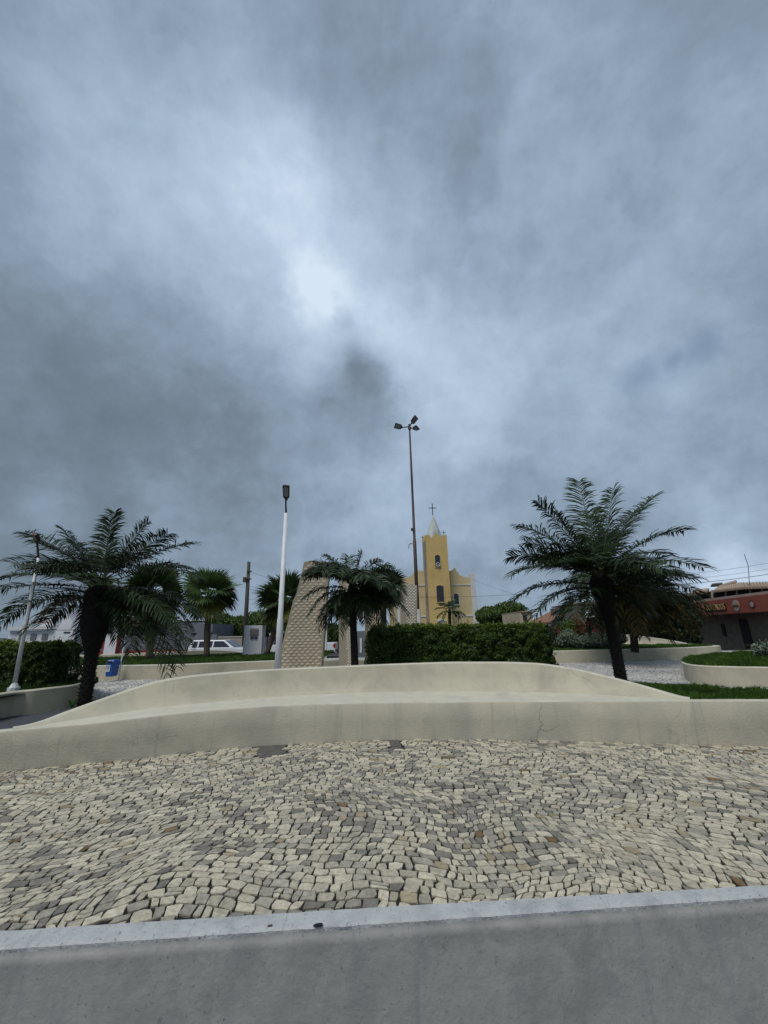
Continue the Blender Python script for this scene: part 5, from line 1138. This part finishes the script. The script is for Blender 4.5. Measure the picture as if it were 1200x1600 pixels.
w0 = max(v.co.x for v in tm.vertices) - min(v.co.x for v in tm.vertices); h0 = max(v.co.y for v in tm.vertices) - min(v.co.y for v in tm.vertices)
for v in tm.vertices: v.co = ((u0 + u1) / 2 + v.co.x * (u1 - u0 - .1) / w0, -.945 - v.co.z, zm + v.co.y * hz * 1.55 / h0)
link('lettering', tm, M['sign_yellow'], fa)
u2, z2 = uz(1177, 944); z2 = (zT + zB) / 2 - .02; rr = (zT - zB) * .36
def disc(name, m, u, z, r, y0, y1, cut=None, par=fa):
    pts = [(u + r * math.cos(a), z + r * math.sin(a)) for a in np.linspace(0, 2 * math.pi, 25)[:-1]]
    b = MB().prism(pts, y0, y1); me = bpy.data.meshes.new(name); me.from_pydata(b.v, [], b.f); me.update(); return link(name, me, m, par)
disc('logo_disc', M['pink_wall'], u2, z2, rr, -.93, -.903)
b = MB().box(u2 - rr * 1.15, u2 + rr * 1.15, -.95, -.932, z2 - rr * .22, z2 + rr * .22); me = bpy.data.meshes.new('logo_band'); me.from_pydata(b.v, [], b.f); link('logo_band', me, M['sign_yellow'], fa)
b = MB().box(u2 - rr * .9, u2 + rr * .9, -.96, -.952, z2 - rr * .12, z2 + rr * .12); me = bpy.data.meshes.new('logo_bar'); me.from_pydata(b.v, [], b.f); link('logo_bar', me, M['sign_maroon'], fa)
u3 = uz(1204, 941)[0]; disc('logo_oval', M['sign_maroon'], u3, z2, rr * .7, -.93, -.903); disc('logo_dot', M['pink_wall'], u3, z2, rr * .45, -.945, -.932)
# upper floor set back behind the fascia: parapet, dark loggia, stepped clay roofs
inv = Matrix.LocRotScale(SH.location, SH.rotation_euler, None).inverted()
def wchild(mb, name, m, par=SH, kind=None):
    me = bpy.data.meshes.new(name); me.from_pydata([tuple(inv @ Vector(v)) for v in mb.v], [], mb.f); me.update(); o = link(name, me, m, par)
    if kind: o['kind'] = kind
    return o
lbox('parapet', M['pink_wall'], 1.0, LF, -.2, -.003, zT + .003, zT + .22)
def pq(name, m, pts, d0, d1, kind=None):
    q = [(P(x, y, d0).x, P(x, y, d0).z) for x, y in pts]; return wchild(MB().prism(q[::-1] if (q[1][0] - q[0][0]) * (q[2][1] - q[0][1]) - (q[1][1] - q[0][1]) * (q[2][0] - q[0][0]) < 0 else q, d0, d1), name, m)
pq('loggia', M['dark'], [(1100, 945), (1330, 945), (1330, 912), (1180, 917), (1116, 923), (1100, 928)], 31.0, 34)
for px in (1112, 1133, 1150, 1171, 1190): pq('loggia_post', M['pink_wall'], [(px, 940), (px + 2.2, 940), (px + 2.2, 917 + (1190 - px) * .06), (px, 917 + (1190 - px) * .06)], 30.9, 30.98)
def roofq(lo, hi, d0, d1, m, n):
    """sloping tiled roof: eave line (photo points, d0) up to ridge line (photo points, d1)"""
    a, b = P(*lo[0], d0), P(*lo[1], d0); c, d = P(*hi[0], d1), P(*hi[1], d1); dn = Vector((0, 0, -.10))
    o = wchild(MB().add([a, b, d, c, a + dn, b + dn, d + dn, c + dn], [(0, 1, 2, 3), (7, 6, 5, 4), (0, 4, 5, 1), (1, 5, 6, 2), (2, 6, 7, 3), (3, 7, 4, 0)]), 'roof', m)
    t = MB()
    for i in range(n): f = (i + .5) / n; t.tube([a.lerp(b, f) + Vector((0, -.05, .02)), c.lerp(d, f) + Vector((0, 0, .02))], .07, 6)
    wchild(t, 'roof_tiles', m, o, 'stuff')
roofq([(1113, 924), (1163, 918.5)], [(1122, 918), (1160, 911)], 30, 32, M['roof_pale'], 14)
roofq([(1163.5, 918.5), (1330, 912)], [(1160, 911), (1330, 906)], 30, 32, M['roof_pale'], 34)
roofq([(1074, 929), (1104, 925)], [(1090, 922), (1108, 920.5)], 30.2, 31.5, M['roof_pale'], 8)
roofq([(1110, 915.5), (1128, 914)], [(1113, 913), (1129, 911.5)], 33, 34, M['wood'], 6)
roofq([(1121, 918), (1150, 911)], [(1127, 914.5), (1151, 907.5)], 32.2, 33.4, M['roof_pale'], 8)
lbox('doorway', M['dark'], uz(1160, 990)[0], uz(1173, 990)[0], -.05, -.003, .05, zB - .35); lbox('window', M['dark'], uz(1128, 980)[0], uz(1133, 980)[0], -.05, -.003, 1.2, 2.0); lbox('plinth', M['cement'], -.2, LF, -1.6, -.055, 0, .28)
an = P(1163, 866, 30); an2 = P(1169.5, 885, 30); an3 = P(1171, 915, 30)
AN = empty('roof_antenna', tuple(an3), 'thin slanting antenna rod above the shop roof', 'antenna'); MB().tube([an, an2, an3], .022, 5).build('rod', M['dark_metal'], AN)
# things in the shade in front of the shop
mo = P(1185, 1003, 23.5); MC = empty('motorcycle', (mo.x, mo.y, STREET), 'dark motorcycle parked before the shop doorway', 'motorcycle')
def ring(cx, z, r, t=.06): return MB().tube([(cx + r * math.cos(a), mo.y, z + r * math.sin(a)) for a in np.linspace(0, 2 * math.pi, 21)], t, 6, False)
for dx in (-.62, .62):
    ring(mo.x + dx, STREET + .31, .27).build('wheel', M['rubber'], MC)
MB().tube([(mo.x - .62, mo.y, STREET + .31), (mo.x - .2, mo.y, STREET + .45), (mo.x + .3, mo.y, STREET + .5), (mo.x + .45, mo.y, STREET + .95)], .05, 6).build('frame', M['dark_metal'], MC)
MB().tube([(mo.x - .75, mo.y, STREET + .80), (mo.x - .3, mo.y, STREET + .76), (mo.x - .05, mo.y, STREET + .78)], [.08, .12, .09], 8).build('seat', M['dark'], MC)
MB().tube([(mo.x - .02, mo.y, STREET + .80), (mo.x + .2, mo.y, STREET + .86), (mo.x + .36, mo.y, STREET + .84)], [.10, .15, .07], 8).build('fuel_tank', M['red_dark'], MC)
MB().tube([(mo.x + .4, mo.y - .33, STREET + 1.05), (mo.x + .48, mo.y, STREET + .98), (mo.x + .4, mo.y + .33, STREET + 1.05)], .02, 6).build('handlebar', M['dark_metal'], MC); MB().tube([(mo.x + .52, mo.y, STREET + .9), (mo.x + .6, mo.y, STREET + .9)], [.07, .09], 10).build('headlight', M['trim'], MC)
MB().tube([(mo.x + .62, mo.y, STREET + .31), (mo.x + .48, mo.y, STREET + .98)], .03, 6).build('fork', M['dark_metal'], MC)
